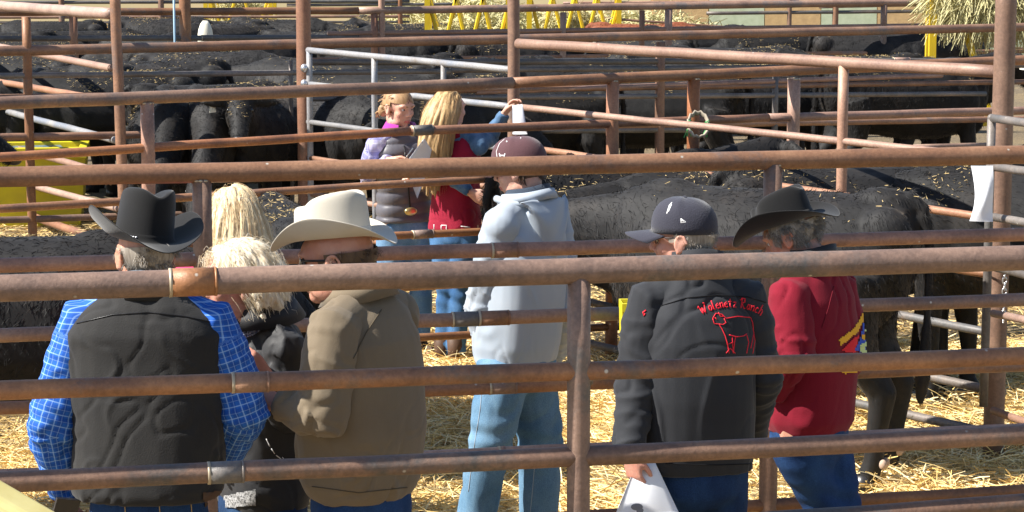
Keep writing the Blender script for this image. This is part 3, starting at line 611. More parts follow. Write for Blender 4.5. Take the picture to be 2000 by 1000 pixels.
def plaid(name, base, light, dark, f=28, thin=.09):
    m = bpy.data.materials.new(name); m.use_nodes = True; t = m.node_tree; L = t.links.new; b = t.nodes['Principled BSDF']
    at = nd(t, 'ShaderNodeAttribute', attribute_name='puv'); sx = nd(t, 'ShaderNodeSeparateXYZ'); L(at.outputs['Vector'], sx.inputs[0]); col = None
    def line(o, freq, ph, th):
        a = nd(t, 'ShaderNodeMath', operation='MULTIPLY_ADD'); L(sx.outputs[o], a.inputs[0]); a.inputs[1].default_value = freq; a.inputs[2].default_value = ph
        fr = nd(t, 'ShaderNodeMath', operation='FRACT'); L(a.outputs[0], fr.inputs[0]); c = nd(t, 'ShaderNodeMath', operation='LESS_THAN'); L(fr.outputs[0], c.inputs[0]); c.inputs[1].default_value = th; return c.outputs[0]
    def mixin(prev, fac, c, amt):
        mm = nd(t, 'ShaderNodeMath', operation='MULTIPLY'); L(fac, mm.inputs[0]); mm.inputs[1].default_value = amt
        x = nd(t, 'ShaderNodeMix', data_type='RGBA'); L(mm.outputs[0], x.inputs[0]); 
        if prev is None: x.inputs[6].default_value = (*base, 1)
        else: L(prev, x.inputs[6])
        x.inputs[7].default_value = (*c, 1); return x.outputs[2]
    p = mixin(None, line(0, f*.5, .1, .4), dark, .5); p = mixin(p, line(1, f*.5, .3, .4), dark, .5)
    p = mixin(p, line(0, f, .0, thin), light, .32); p = mixin(p, line(1, f, .0, thin), light, .3); p = mixin(p, line(0, f*.5, .55, thin*.6), light, .5); p = mixin(p, line(1, f*.5, .55, thin*.6), light, .5)
    L(p, b.inputs['Base Color']); b.inputs['Roughness'].default_value = .8; b.inputs['Specular IOR Level'].default_value = .2; return m
M['skin'] = skin_mat('skin_ruddy', (.58, .31, .22)); M['skin2'] = skin_mat('skin_fair', (.68, .42, .32))
M['skin3'] = skin_mat('skin_pink', (.62, .33, .25))
M['lip'] = mat('lips', (.5, .16, .14), .4); M['eyew'] = mat('eye_white', (.7, .68, .65), .3); M['iris'] = mat('iris', (.03, .03, .035), .2)
def hair_mat(name, a, b_):
    m = mat(name, a, .52, spec=.4, var=b_, scale=18); t = m.node_tree; mp = nd(t, 'ShaderNodeMapping'); mp.inputs['Scale'].default_value = (5, 5, .22)
    n = [x for x in t.nodes if x.type == 'TEX_NOISE'][0]; tc = [x for x in t.nodes if x.type == 'TEX_COORD'][0]; t.links.new(tc.outputs['Object'], mp.inputs[0]); t.links.new(mp.outputs[0], n.inputs['Vector']); return m
M['h_grey'] = hair_mat('grey_hair', (.42, .38, .33), (.2, .17, .14)); M['h_dark'] = hair_mat('dark_brown_hair', (.05, .03, .02), (.12, .075, .045))
M['h_blond'] = hair_mat('blonde_hair', (.62, .46, .25), (.8, .68, .46)); M['h_pale'] = hair_mat('pale_blonde_hair', (.72, .56, .34), (.9, .84, .7))
M['h_honey'] = hair_mat('honey_hair', (.34, .2, .085), (.56, .38, .18)); M['h_light'] = hair_mat('light_brown_hair', (.3, .17, .08), (.45, .28, .14))
M['sole'] = mat('boot_leather', (.09, .05, .03), .6)
M['lens'] = mat('dark_lens', (.008, .008, .012), .08, spec=.8); M['blackplastic'] = mat('black_plastic', (.015, .015, .017), .3)

class Person:
    """px,s: body centre in the photo and scale; yaw: heading, 0 = away from the camera, 90 = to the left"""
    def __init__(p, label, px, s, yaw, lean=0):
        p.o = None; p.s = s; p.D = depth(s, 1.0); p.root = V(((px-1000)/s, p.D, 0)); p.root.x = onY(px, 600, p.D).x
        p.yaw = R(yaw); p.MW = Matrix.Translation(p.root) @ Matrix.Rotation(p.yaw, 4, 'Z'); p.inv = p.MW.inverted(); p.label = label; p.bvhs = []; p.seed = int(px)
    def L(p, x, y, near=0): return p.inv @ onY(x, y, p.D-near)
    def head_frame(p, x, y, near, hyaw, pitch, roll=0, sc=1.0):
        p.hc = p.L(x, y, near); p.hrot = (Matrix.Rotation(R(hyaw)-p.yaw, 4, 'Z') @ Matrix.Rotation(R(pitch), 4, 'X') @ Matrix.Rotation(R(roll), 4, 'Y'))
        p.HM = Matrix.Translation(p.hc) @ p.hrot @ Matrix.Scale(sc, 4); p.hsc = sc
    def h(p, x, y, z): return p.HM @ V((x, y, z))
    def hell(p, mb, c, r, rx=0, ry=0, rz=0, **k):
        q = (p.hrot.to_3x3() @ Euler((rx, ry, rz)).to_matrix()).to_euler(); mb.ell(p.h(*c), [a*p.hsc for a in r], q, **k)
    def body(p, skin, sh, hip, shw, arms, legs, build=1.0, vox=.0055, hands=(1, 1), curls=(.6, .6), fem=False, drop=.02):
        """sh / hip local points; arms: [(elbow, wrist, hand_dir, palm_normal)] left,right; legs [(knee, ankle)]"""
        p.sh = sh; p.hip = hip; p.shw = shw; p.build = build; mb = MB()
        up = (sh-hip); b = build
        mb.tube([hip-V((0, 0, .06)), hip+up*.15, hip+up*.35, hip+up*.65, hip+up*.88, sh+V((0, 0, .01))], [(.13*b, .09*b), (.135*b, .095*b), (.115*b, .085*b), (.135*b, .095*b), (.13*b, .085*b), (.09*b, .07*b)], 18, up=V((0, 1, 0)))
        nb = sh.lerp(p.h(0, -.03, -.06), .5); p.nb = nb; mb.tube([sh-V((0, 0, .02)), nb, p.h(0, -.03, -.06), p.h(0, -.02, .0)], [.066*b, .059, .056, .055], 16)
        p.sj = [sh+V((-shw, 0, -drop)), sh+V((shw, 0, -drop))]; p.arms = arms
        for i, (sjp, a) in enumerate(zip(p.sj, arms)):
            el, wr, hd, pn = a; mb.ell(sjp, (.05, .05, .05)); mb.tube([sh.lerp(sjp, .2), sjp, sjp.lerp(el, .5), el, el.lerp(wr, .3), wr], [.05, .047, .042, .036, .036, .0235], 12)
            if hands[i]: p.hand(mb, wr, hd, pn, 1 if i else -1, curls[i])
        p.legs = legs; hj = [hip+V((-.09, 0, -.02)), hip+V((.09, 0, -.02))]; p.hj = hj
        for j, (kn, an) in zip(hj, legs):
            mb.tube([j+V((0, 0, .05)), j, j.lerp(kn, .5), kn, kn.lerp(an, .35), an], [.075, .075, .062, .048, .046, .033], 12)
            mb.tube([an+V((0, -.03, -.03)), an+V((0, .05, -.045)), an+V((0, .17, -.06))], [(.03, .03), (.035, .025), (.03, .015)], 10)
        # head
        for c, r, a in (((0, -.012, .032), (.0765, .096, .086), 0), ((0, .03, -.038), (.061, .06, .07), 0), ((0, .045, .02), (.064, .05, .06), 0), ((0, .058, -.088), (.027, .026, .022), 0), ((.037, .02, -.07), (.024, .045, .03), 0), ((-.037, .02, -.07), (.024, .045, .03), 0),
                        ((.04, .054, -.02), (.024, .028, .026), 0), ((-.04, .054, -.02), (.024, .028, .026), 0), ((.03, .078, .03), (.028, .016, .011), 0), ((-.03, .078, .03), (.028, .016, .011), 0), ((0, .088, -.056), (.022, .012, .007), 0), ((0, .084, -.067), (.019, .012, .008), 0), ((0, .07, -.045), (.028, .024, .02), 0),
                        ((.08, -.008, -.006), (.008, .019, .031), .15), ((-.08, -.008, -.006), (.008, .019, .031), .15)):
            p.hell(mb, c, r, rx=-a)
        for sg in (-1, 1):
            mb.tube([p.h(sg*.086, -.014+.02*cos(t), -.004+.031*sin(t)) for t in [-1.2+i*.55 for i in range(9)]], .0052, 8); p.hell(mb, (sg*.076, 0, -.03), (.009, .008, .012))
            p.hell(mb, (sg*.013, .09, -.028), (.009, .011, .0075))
        mb.tube([p.h(0, .078, .028), p.h(0, .094, .005), p.h(0, .107, -.02), p.h(0, .103, -.029)], [.009, .0095, .0125, .01], 10)
        me = remesh(mb, vox, 3); P = getv(me); iH = np.array(p.HM.inverted()); Q = P@iH[:3, :3].T+iH[:3, 3]
        # eye sockets and mouth line
        for sg in (-1, 1):
            d2 = ((Q[:, 0]-sg*.031)/.017)**2+((Q[:, 2]-.008)/.011)**2; k = np.exp(-d2)*(Q[:, 1] > .04)*.0085; P -= np.outer(k, np.array(p.HM.to_3x3() @ V((0, 1, 0))))
        k = np.exp(-((Q[:, 0])/.02)**2-((Q[:, 2]+.0615)/.003)**2)*(Q[:, 1] > .05)*.004; P -= np.outer(k, np.array(p.HM.to_3x3() @ V((0, 1, 0)))); setv(me, P)
        fc = np.empty(len(me.polygons)*3); me.polygons.foreach_get('center', fc); fc = fc.reshape(-1, 3); Q = fc@iH[:3, :3].T+iH[:3, 3]
        lip = ((Q[:, 0]/.023)**2+((Q[:, 2]+.062)/.0105)**2 < 1) & (Q[:, 1] > .08)
        o = link('person', me, [skin, M['lip']]); me.polygons.foreach_set('material_index', lip.astype(np.int32)); p.o = o; o.matrix_world = p.MW
        tag(o, p.label, 'person')
        for sg in (-1, 1):
            p.part('eye', lambda q: p.hell(q, (sg*.031, .0715, .008), (.0125, .0125, .0085), seg=12, rings=8), M['eyew'])
            p.part('iris', lambda q: p.hell(q, (sg*.031, .0825, .008), (.0055, .0025, .0055), seg=10, rings=6), M['iris'])
        return o
    def part(p, name, fn, m, par=None, smooth=True):
        mb = MB(); fn(mb); o = mb.build(name, m, par or p.o, smooth); return o
    def hand(p, mb, wr, hd, pn, sg, curl):
        hd = hd.normalized(); pn = (pn-hd*pn.dot(hd)).normalized(); sx = hd.cross(pn).normalized()
        mb.tube([wr-hd*.02, wr+hd*.02, wr+hd*.055, wr+hd*.088], [(.023, .019), (.031, .016), (.039, .0145), (.037, .012)], 14, up=pn)
        for k, (off, ln, st) in enumerate(((-.029, .066, .084), (-.0098, .075, .09), (.0098, .07, .088), (.028, .055, .081))):
            b = wr+sx*off*sg+hd*st; a = 0; pts = [b-hd*.015]; q = b; c = curl*(1+.12*k)
            for j, fr in enumerate((.42, .32, .26)):
                pts.append(q); a += c*(.55, .75, .6)[j]; q = q+(hd*cos(a)+pn*sin(a)+sx*sg*off*.8)*ln*fr*1.05
            pts.append(q); mb.tube(pts, [.0085, .0085, .0079, .0072, .0055], 8)
        b = wr+hd*.025-sx*.022*sg+pn*.006; mb.tube([b, b+hd*.025-sx*.017*sg+pn*.012, b+hd*.052-sx*.02*sg+pn*.024, b+hd*.074-sx*.014*sg+pn*.034], [.0135, .0115, .0098, .007], 8)
    def garment(p, name, m, rings, sleeves=None, shoulder=.07, vox=.0085, amp=.01, sm=4, seed=0, collarcut=True, kfold=(9, 9, 3.5), flat_front=0, puff=0, sleeve_amp=.011, par=None, sq=2.6, traps=True):
        """rings: (t, half width, half depth, forward offset) along hip->shoulder"""
        mb = MB(); ax = p.sh-p.hip; n = 28; rs = []
        for t, hw, hd, yo in rings:
            c = p.hip+ax*t; r = []
            for k in range(n):
                a = 2*pi*k/n; ca, sa = cos(a), sin(a); e = 2/sq
                r.append(V((c.x+hw*abs(ca)**e*(1 if ca > 0 else -1), c.y+yo+hd*abs(sa)**e*(1 if sa > 0 else -1), c.z)))
            rs.append(r)
        mb.rings(rs); nb = p.nb; nr = min(rings[-1][1], rings[-1][2])+.004; mb.tube([p.sh-V((0, 0, .08)), p.sh, p.sh.lerp(nb, .5), p.sh.lerp(nb, .95)], [nr*1.1, nr*1.05, nr, nr*.96], 18)
        if traps:
            for sj in p.sj: mb.tube([p.sh+V((0, 0, .04)), p.sh.lerp(sj, .55)+V((0, 0, .018)), sj], [shoulder*.72, shoulder*.85, shoulder*.86], 14); 
        me = remesh(mb, vox, sm); F_ = [tuple(f.vertices) for f in me.polygons]; P = getv(me); N = getn(me); nt_ = len(P); bpy.data.meshes.remove(me)
        if sleeves:
            for (sj, a, rad) in zip(p.sj, p.arms, sleeves):
                mb = MB(); el, wr = a[0], a[1]; mb.ell(sj-V((0, 0, .012)), (shoulder, shoulder, shoulder)); ins = p.sh.lerp(sj, .45)
                mb.tube([ins, sj, sj.lerp(el, .35), sj.lerp(el, .75), el, el.lerp(wr, .3), el.lerp(wr, .7), el.lerp(wr, 1.0)], [shoulder*.8, rad[0], rad[0]*1.02, rad[1]*1.05, rad[1]*1.06, (rad[1]+rad[2])*.54, rad[2]*1.08, rad[2]], 16)
                m2 = remesh(mb, vox, sm); k = len(P); F_ += [tuple(v+k for v in f.vertices) for f in m2.polygons]; P = np.concatenate([P, getv(m2)]); N = np.concatenate([N, getn(m2)]); bpy.data.meshes.remove(m2)
        me = bpy.data.meshes.new(name); me.from_pydata(P.tolist(), [], F_); me.update(); puv = np.stack([np.arctan2(P[:, 0]-p.sh.x, P[:, 1]-p.sh.y)*.2, P[:, 2], 0*P[:, 0]], 1)
        kf = np.array(kfold)*2.1; f = sines(P, kf, p.seed+seed, 7, 1.6); f2 = sines(P, kf*1.25+4, p.seed+seed+3, 6, 1.4); f3 = sines(P, kf*.9+(14, 14, 14), p.seed+seed+8, 6, 2.2)
        m1 = np.clip(.55+1.3*sines(P, (9, 9, 9), p.seed+seed+20, 5), 0, 1); m2 = np.clip(.5+1.4*sines(P, (8, 8, 8), p.seed+seed+30, 5), 0, 1)
        d = amp*(.5*f+.9*np.exp(-(f2/.1)**2)*m1-.8*np.exp(-(f3/.07)**2)*m2-.15)
        if puff:
            z = P[:, 2]; d = amp*.5*f+puff*(np.abs(np.sin(z*pi/.075+.8*np.sin(P[:, 0]*4)))**.6-.6)
        if sleeves:
            tot = np.zeros(len(P)); 
            for sj, a, rad in zip(p.sj, p.arms, sleeves):
                pts = [np.array(sj), np.array(a[0]), np.array(a[1])]; best = np.full(len(P), 9.); tt = np.zeros(len(P)); th = np.zeros(len(P)); acc = 0
                for i in range(2):
                    A, B = pts[i], pts[i+1]; Ld = np.linalg.norm(B-A); u = (B-A)/Ld; q = np.clip((P-A)@u, 0, Ld); C = A+q[:, None]*u; q = np.clip((P-A)@u, -.08 if i else 0, Ld+.08); dist = np.linalg.norm(P-C, axis=1)
                    x = np.cross(u, [0, 1, .2]); x /= np.linalg.norm(x); y = np.cross(u, x); ang = np.arctan2((P-C)@y, (P-C)@x)
                    b = dist < best; best = np.where(b, dist, best); tt = np.where(b, acc+q, tt); th = np.where(b, ang, th); acc += Ld
                L1 = np.linalg.norm(pts[1]-pts[0]); out = np.abs(P[:, 0]-p.sh.x) > (abs(sj.x-p.sh.x)-.02)
                wgt = np.clip((rad[0]*1.5-best)/.02, 0, 1)*np.clip((tt-.03)/.06, 0, 1)*(np.arange(len(P)) >= nt_)
                g1 = sines(np.stack([tt*52, th*1.5, 0*tt], 1), (1, 1, 1), p.seed+9, 6, 1.6); g2 = sines(np.stack([tt*30, th*2.2, 0*tt], 1), (1, 1, 1), p.seed+19, 6, 1.6); fold = .9*np.exp(-(g1/.2)**2)-.8*np.exp(-(g2/.12)**2)+.3*g2
                env = .45+.6*np.exp(-((tt-L1)/.1)**2)+.4*np.exp(-((tt-acc)/.07)**2)
                d = d*(1-wgt)+wgt*(sleeve_amp*.75*fold*env); puv = np.where(wgt[:, None] > .5, np.stack([th*rad[0]*.9, tt, 0*tt], 1), puv)
        P2 = P+N*d[:, None]; setv(me, P2)
        at = me.attributes.new('puv', 'FLOAT_VECTOR', 'POINT'); at.data.foreach_set('vector', puv.ravel())
        o = link(name, me, m, par or p.o); p.bvhs.append(BVHTree.FromPolygons([tuple(v) for v in P2], [tuple(f.vertices) for f in me.polygons])); return o
    def pants(p, m, rad=(.098, .078, .06), hipw=.16, hipd=.115, vox=.011, amp=.007, yo=0, name='jeans'):
        mb = MB(); n = 24
        mb.rings([[V((p.hip.x+hw*cos(2*pi*k/n), p.hip.y+yo+hd*sin(2*pi*k/n), p.hip.z+z)) for k in range(n)] for z, hw, hd in ((.17, hipw*.86, hipd*.9), (.1, hipw*.93, hipd), (0, hipw, hipd*1.06), (-.08, hipw*.98, hipd*1.02), (-.13, hipw*.7, hipd*.8))])
        for j, (kn, an) in zip(p.hj, p.legs):
            mb.tube([j+V((0, 0, .02)), j.lerp(kn, .25), j.lerp(kn, .7), kn, kn.lerp(an, .5), an+V((0, 0, .0))], [rad[0], rad[0], (rad[0]+rad[1])/2, rad[1], (rad[1]+rad[2])/2*1.03, rad[2]*1.08], 16)
        me = remesh(mb, vox, 4); P = getv(me); N = getn(me); d = amp*(sines(P, (11, 11, 9), p.seed, 7, 2)-.8*np.exp(-(sines(P, (16, 16, 14), p.seed+2, 7, 2)/.15)**2))
        for j, (kn, an) in zip(p.hj, p.legs):
            for q, w_ in ((kn, .11), (an, .1)):
                dist = np.linalg.norm(P-np.array(q), axis=1); d += amp*.9*np.sin(P[:, 2]*75+2*np.sin(P[:, 0]*20))*np.exp(-(dist/w_)**2)
        P2 = P+N*d[:, None]; setv(me, P2); o = link(name, me, m, p.o); p.bvhs.append(BVHTree.FromPolygons([tuple(v) for v in P2], [tuple(f.vertices) for f in me.polygons]))
        for kn, an in p.legs:
            mb = MB(); mb.tube([an+V((0, -.02, .12)), an+V((0, -.02, .0)), an+V((0, .0, -.045)), an+V((0, .09, -.055)), an+V((0, .17, -.06)), an+V((0, .2, -.062))], [(.052, .052), (.045, .045), (.043, .04), (.046, .034), (.042, .024), (.02, .014)], 14, up=V((1, 0, 0)))
            mb.build('boot', M['sole'], p.o)
        return o
    def collar(p, m, r=(.078, .07), h=.045, tilt=.02, z=0, open_=.0, name='collar', par=None, th=.009, flare=.012, yo=0):
        n = 30; c = p.sh.lerp(p.nb, .7); inner = []; outer = []; mb = MB(); L_ = []
        for (rr, zz) in ((0, 0), (.0, h), (th, h+.002), (th+flare, -.004)):
            L_.append([V((c.x+(r[0]+rr)*cos(a), c.y+yo+(r[1]+rr)*sin(a), c.z+z+zz-tilt*sin(a)+.003*sin(3*a))) for a in [pi/2+open_+(2*pi-2*open_)*k/n for k in range(n+1)]])
        vs = [q for l in L_ for q in l]; fs = []; w_ = n+1
        for i in range(4):
            for k in range(n): i2 = (i+1) % 4; fs.append((i*w_+k, i*w_+k+1, i2*w_+k+1, i2*w_+k))
        mb.add(vs, fs); return mb.build(name, m, par or p.o)
    # ---- project pixels onto the clothes
    def proj(p, x, y, off=.002, only=None):
        o = p.inv @ CAMP; d = (p.inv.to_3x3() @ ray(x, y)).normalized(); best = None
        for b in (p.bvhs if only is None else [p.bvhs[only]]):
            h = b.ray_cast(o, d)
            if h[0] is not None and (best is None or h[3] < best[1]): best = (h[0]+(h[1] if h[1].dot(d) < 0 else -h[1])*off, h[3])
        return best[0] if best else None
    def stitch(p, pts, r, m, name='seam', closed=False, only=None, step=4, parent=None):
        q = []
        for i in range(len(pts)-1+(1 if closed else 0)):
            a = pts[i]; b = pts[(i+1) % len(pts)]; k = max(1, int(math.hypot(b[0]-a[0], b[1]-a[1])/step))
            for j in range(k): q.append((a[0]+(b[0]-a[0])*j/k, a[1]+(b[1]-a[1])*j/k))
        q.append(pts[0] if closed else pts[-1]); P = [p.proj(x, y, r*.8, only) for x, y in q]; P = [a for a in P if a is not None]
        if len(P) < 2: return None
        mb = MB(); mb.tube(P, r, 5); return mb.build(name, m, parent or p.o)
    def strokes(p, lines, r, m, name, only=None, step=4):
        mb = MB()
        for pts in lines:
            q = []
            for a, b in zip(pts[:-1], pts[1:]):
                k = max(1, int(math.hypot(b[0]-a[0], b[1]-a[1])/step)); q += [(a[0]+(b[0]-a[0])*j/k, a[1]+(b[1]-a[1])*j/k) for j in range(k)]
            q.append(pts[-1]); P = [p.proj(x, y, r*.4, only) for x, y in q]; P = [a for a in P if a is not None]
            if len(P) > 1: mb.tube(P, r, 5)
        return mb.build(name, m, p.o)
    def patch(p, poly, m, name, step=4, off=.003, only=None):
        xs = [a[0] for a in poly]; ys = [a[1] for a in poly]; mb = MB(); cache = {}; vs = []; fs = []
        def inside(x, y):
            c = False; j = len(poly)-1
            for i in range(len(poly)):
                if (poly[i][1] > y) != (poly[j][1] > y) and x < (poly[j][0]-poly[i][0])*(y-poly[i][1])/(poly[j][1]-poly[i][1])+poly[i][0]: c = not c
                j = i
            return c
        def vert(i, j):
            if (i, j) not in cache:
                q = p.proj(min(xs)+i*step, min(ys)+j*step, off, only)
                cache[(i, j)] = None if q is None else len(vs)
                if q is not None: vs.append(q)
            return cache[(i, j)]
        for i in range(int((max(xs)-min(xs))/step)+1):
            for j in range(int((max(ys)-min(ys))/step)+1):
                if inside(min(xs)+(i+.5)*step, min(ys)+(j+.5)*step):
                    f = [vert(i, j), vert(i+1, j), vert(i+1, j+1), vert(i, j+1)]
                    if None not in f and (vs[f[0]]-vs[f[2]]).length < .05: fs.append(tuple(f[::-1]))
        if fs: mb.add(vs, fs); return mb.build(name, m, p.o)
    # ---- hair: simulated strands draped over the skull
    def hair(p, m, n, length, region, wd=.0016, comb=(0, -1, -.6), out=.2, seed=1, grav=.9, name='hair', tie=None, vol=1.05, curlv=.0, cap=True, fwd=False, core=.0085, spread=None, narrow=0, fall=.085):
        rs = random.Random(seed+p.seed); mb = MB(); cen = V((0, -.012, .03)); rad = V((.081, .101, .09)); made = 0; tries = 0
        gdir = (p.HM.inverted().to_3x3() @ V((0, 0, -1))).normalized(); guides = []; NG = max(40, n//14)
        while len(guides) < NG and tries < NG*40:
            tries += 1; d = V((rs.gauss(0, 1), rs.gauss(0, 1), rs.gauss(0, 1))).normalized(); q = cen+V((d.x*rad.x, d.y*rad.y, d.z*rad.z))
            if not region(q, d): continue
            cb = V(comb); v = (cb+V((d.x*.6, 0, 0))+d*out); v.normalize(); pts = [q-d*.004]; k = 12 if length > .08 else 4; L0 = length*rs.uniform(.66, 1.06); st = L0/k; ph = rs.uniform(0, 6); layer = vol+rs.random()*.08
            for i in range(k):
                v = (v+gdir*grav*.35*min(1, st*30)+V((rs.gauss(0, .04), rs.gauss(0, .04), rs.gauss(0, .03)))).normalized(); q = q+v*st
                if curlv: q = q+V((sin(ph+i*.8), cos(ph+i*.8), 0))*curlv
                if tie:
                    tp, ts, tr = tie
                    if i >= ts: q = q.lerp(V((tp[0]+(q.x-tp[0])*.5, tp[1]+(q.y-tp[1])*.5, q.z)), .45)
                w_ = V(((q.x-cen.x)/rad.x, (q.y-cen.y)/rad.y, (q.z-cen.z)/rad.z))
                if q.z > -.09 and w_.length < layer: q = cen+V((w_.x*rad.x, w_.y*rad.y, w_.z*rad.z))*(layer/w_.length)
                if narrow and q.z < -.02: q.x *= 1-narrow
                if q.z <= -.09:
                    w2 = sqrt((q.x/fall)**2+((q.y+.05)/fall)**2)
                    if w2 < 1 and w2 > 0: q.x /= w2; q.y = (q.y+.05)/w2-.05
                pts.append(q.copy())
            guides.append((pts, rs.choice([0, 0, 1])))
        if length > .08:
            sb = MB(); sb.ell(p.h(*cen), [a*1.05*p.hsc for a in rad], p.hrot.to_euler(), seg=24, rings=16)
            for pts, mi_ in guides[::2]: sb.tube([p.h(*(a-V((0, .004, 0)))) for a in pts], [.008]+[max(.011, core*1.5)]*(len(pts)-4)+[.008, .005, .003], 6)
            iH = np.array(p.HM.inverted()); sm_ = remesh(sb, .006, 7); P = getv(sm_); Q = P@iH[:3, :3].T+iH[:3, 3]; an = np.arctan2(Q[:, 0], Q[:, 1])
            P = P+getn(sm_)*(.0014*np.sin(an*34+2*np.sin(Q[:, 2]*9))+.001*np.sin(an*71+3*np.sin(Q[:, 2]*13)))[:, None]
            fc = [tuple(f.vertices) for f in sm_.polygons]; ok = [region(V(Q[f[0]]), V((0, 0, 1))) or Q[f[0]][2] < -.06 or (V(Q[f[0]])-cen).length > .118 for f in fc]
            mb.add([tuple(v) for v in P], [f for f, o_ in zip(fc, ok) if o_]); bpy.data.meshes.remove(sm_); cap = False; n = int(n*.55)
        per = max(1, n//max(1, len(guides))); sp = spread or (.017 if length > .08 else .007)
        for pts, mi_ in guides:
            for j in range(per):
                o1 = V((rs.gauss(0, 1), rs.gauss(0, 1), rs.gauss(0, .5)))*sp; cut = rs.uniform(.8, 1.0); ph = rs.uniform(0, 6); m_ = len(pts)
                qs = [p.h(*(a+o1*(1-.3*i/m_)+V((sin(ph+i*.9), cos(ph*1.3+i*.7), 0))*.0016*(i/m_))) for i, a in enumerate(pts[:max(3, int(m_*cut+.5))])]
                mb.tube(qs, [wd*.5]*(len(qs)-1)+[wd*.12], 3, cap=False, m=mi_ if rs.random() < .8 else 1-mi_)
        if cap:
            a = MB(); a.ell(cen, rad*1.045, seg=30, rings=22); keep = []; fs = []
            for f in a.f:
                c = V((0, 0, 0)); 
                for i in f: c += V(a.v[i])
                c /= len(f); d = (c-cen).normalized()
                if region(c, d): fs.append(f)
            mb.add([p.h(*v) for v in a.v], fs)
        return mb.build(name, [m, p.h2 if hasattr(p, 'h2') else m], p.o)
    # ---- hats
    def cowboy_hat(p, m, x=0, y=0, z=.06, pitch=0, roll=0, yaw=0, side=.075, front=-.02, crown=.125, brim=.105, crease=.035, band=None, fpinch=.018, sc=1.0, mband=None):
        T = p.HM @ Matrix.Translation((x, y, z)) @ Euler((R(pitch), R(roll), R(yaw))).to_matrix().to_4x4() @ Matrix.Scale(sc, 4); n = 64; L_ = []
        def ring(rx, ry, z_, f=None): return [V((rx*cos(a), ry*sin(a), z_)) if f is None else f(a, rx, ry, z_) for a in [2*pi*k/n for k in range(n)]]
        def top(a, rx, ry, z_):
            X, Y = rx*cos(a), ry*sin(a); cr = crease*math.exp(-(X/.03)**2)*max(0, 1-abs(Y/.125)**3); pin = fpinch*math.exp(-((abs(X)-.05)/.02)**2)*math.exp(-((Y-.07)/.035)**2)
            return V((X, Y, z_-cr-pin-.03*max(0, Y/.1)*(1 if Y > 0 else 0)*.5+.012*(1 if Y < 0 else 0)*min(1, -Y/.08)))
        def sidef(a, rx, ry, z_):
            pn = 1-.16*math.exp(-((a-pi/2-.65)/.33)**2)*(z_/crown)-.16*math.exp(-((a-pi/2+.65)/.33)**2)*(z_/crown); q = top(a, rx, ry, z_); k = (z_/crown)**3
            return V((rx*cos(a)*pn, ry*sin(a)*pn, z_*(1-k)+q.z*k))
        for rr in (.02, .2, .4, .6, .78, .9): L_.append(ring(.070*rr, .098*rr, crown, top))
        for rx, ry, zz in ((.073, .1, crown*.97), (.078, .104, crown*.85), (.081, .106, crown*.6), (.083, .107, crown*.3), (.085, .108, .018), (.089, .112, .004)): L_.append(ring(rx, ry, zz, sidef))
        for u in (.08, .22, .4, .6, .8, .95, 1.0):
            L_.append([V(((.089+brim*u*(1-.24*abs(cos(a))**3*u))*cos(a), (.112+brim*.86*u)*sin(a), side*abs(cos(a))**1.6*u**1.7*(1+.12*sin(a))+front*abs(sin(a))**2*u**1.3+.003*sin(5*a)*u)) for a in [2*pi*k/n for k in range(n)]])
        mb = MB(); rs = [[T @ q for q in r] for r in L_]; mb.rings(rs, cap=False); c = sum(L_[0], V())/n; k0 = len(mb.v); mb.v.append(tuple(T @ c)); mb.f += [(k, (k+1) % n, k0) for k in range(n)][::-1]; mb.m += [0]*n
        o = mb.build('cowboy_hat', m, p.o); sd = o.modifiers.new('s', 'SOLIDIFY'); sd.thickness = .0035; sd.offset = 0; ss = o.modifiers.new('ss', 'SUBSURF'); ss.levels = 1; ss.render_levels = 1
        p.bvhs.append(BVHTree.FromPolygons([v for v in mb.v], mb.f))
        b2 = MB(); b2.rings([[T @ V((rx*cos(a), ry*sin(a), zz)) for a in [2*pi*k/n for k in range(n)]] for rx, ry, zz in ((.0875, .1105, .006), (.0885, .1115, .008), (.0868, .1105, .024), (.0855, .1095, .025))], cap=False); b2.build('hat_band', mband or m, o)
        p.hatT = T; return o
    def ball_cap(p, m, z=.035, pitch=0, mbill=None, bill=.075, sc=1.0, y=0, curve=.02):
        T = p.HM @ Matrix.Translation((0, y-.008, z)) @ Euler((R(pitch), 0, 0)).to_matrix().to_4x4() @ Matrix.Scale(sc, 4); n = 48; L_ = []
        for i in range(9):
            a = pi/2*i/8; L_.append([V((.086*cos(a)**.85*cos(b), .107*cos(a)**.85*sin(b), .088*sin(a)+.004*abs(cos(3*b))*sin(a)*cos(a)+(.012 if sin(b) > 0 else 0)*sin(a)*cos(a))) for b in [2*pi*k/n for k in range(n)]])
        L_.insert(0, [V((.0855*cos(b), .1065*sin(b), -.022)) for b in [2*pi*k/n for k in range(n)]])
        mb = MB(); mb.rings([[T @ q for q in r] for r in L_], cap=False); o = mb.build('cap', m, p.o); sd = o.modifiers.new('s', 'SOLIDIFY'); sd.thickness = .002; sd.offset = 1
        p.bvhs.append(BVHTree.FromPolygons([v for v in mb.v], mb.f))
        MB().ell(T @ V((0, 0, .09)), (.008, .008, .005), seg=12, rings=6).build('button', m, o)
        b = MB(); rows = []
        for i in range(8):
            u = i/7; rows.append([V((x, .1065*sqrt(max(0, 1-(x/.0862)**2))*(1)+bill*u*(1-(x/.098)**2*.55), -.018-curve*(abs(x)/.08)**2*(.4+u*.6)-.012*u)) for x in [-.078+.156*k/16 for k in range(17)]])
        vs = [T @ q for r in rows for q in r]; fs = [(i*17+k, i*17+k+1, (i+1)*17+k+1, (i+1)*17+k) for i in range(7) for k in range(16)]
        b.add(vs, fs); bo = b.build('bill', mbill or m, o); sd = bo.modifiers.new('s', 'SOLIDIFY'); sd.thickness = .003
        p.bvhs.append(BVHTree.FromPolygons([v for v in b.v], b.f)); p.capT = T; return o
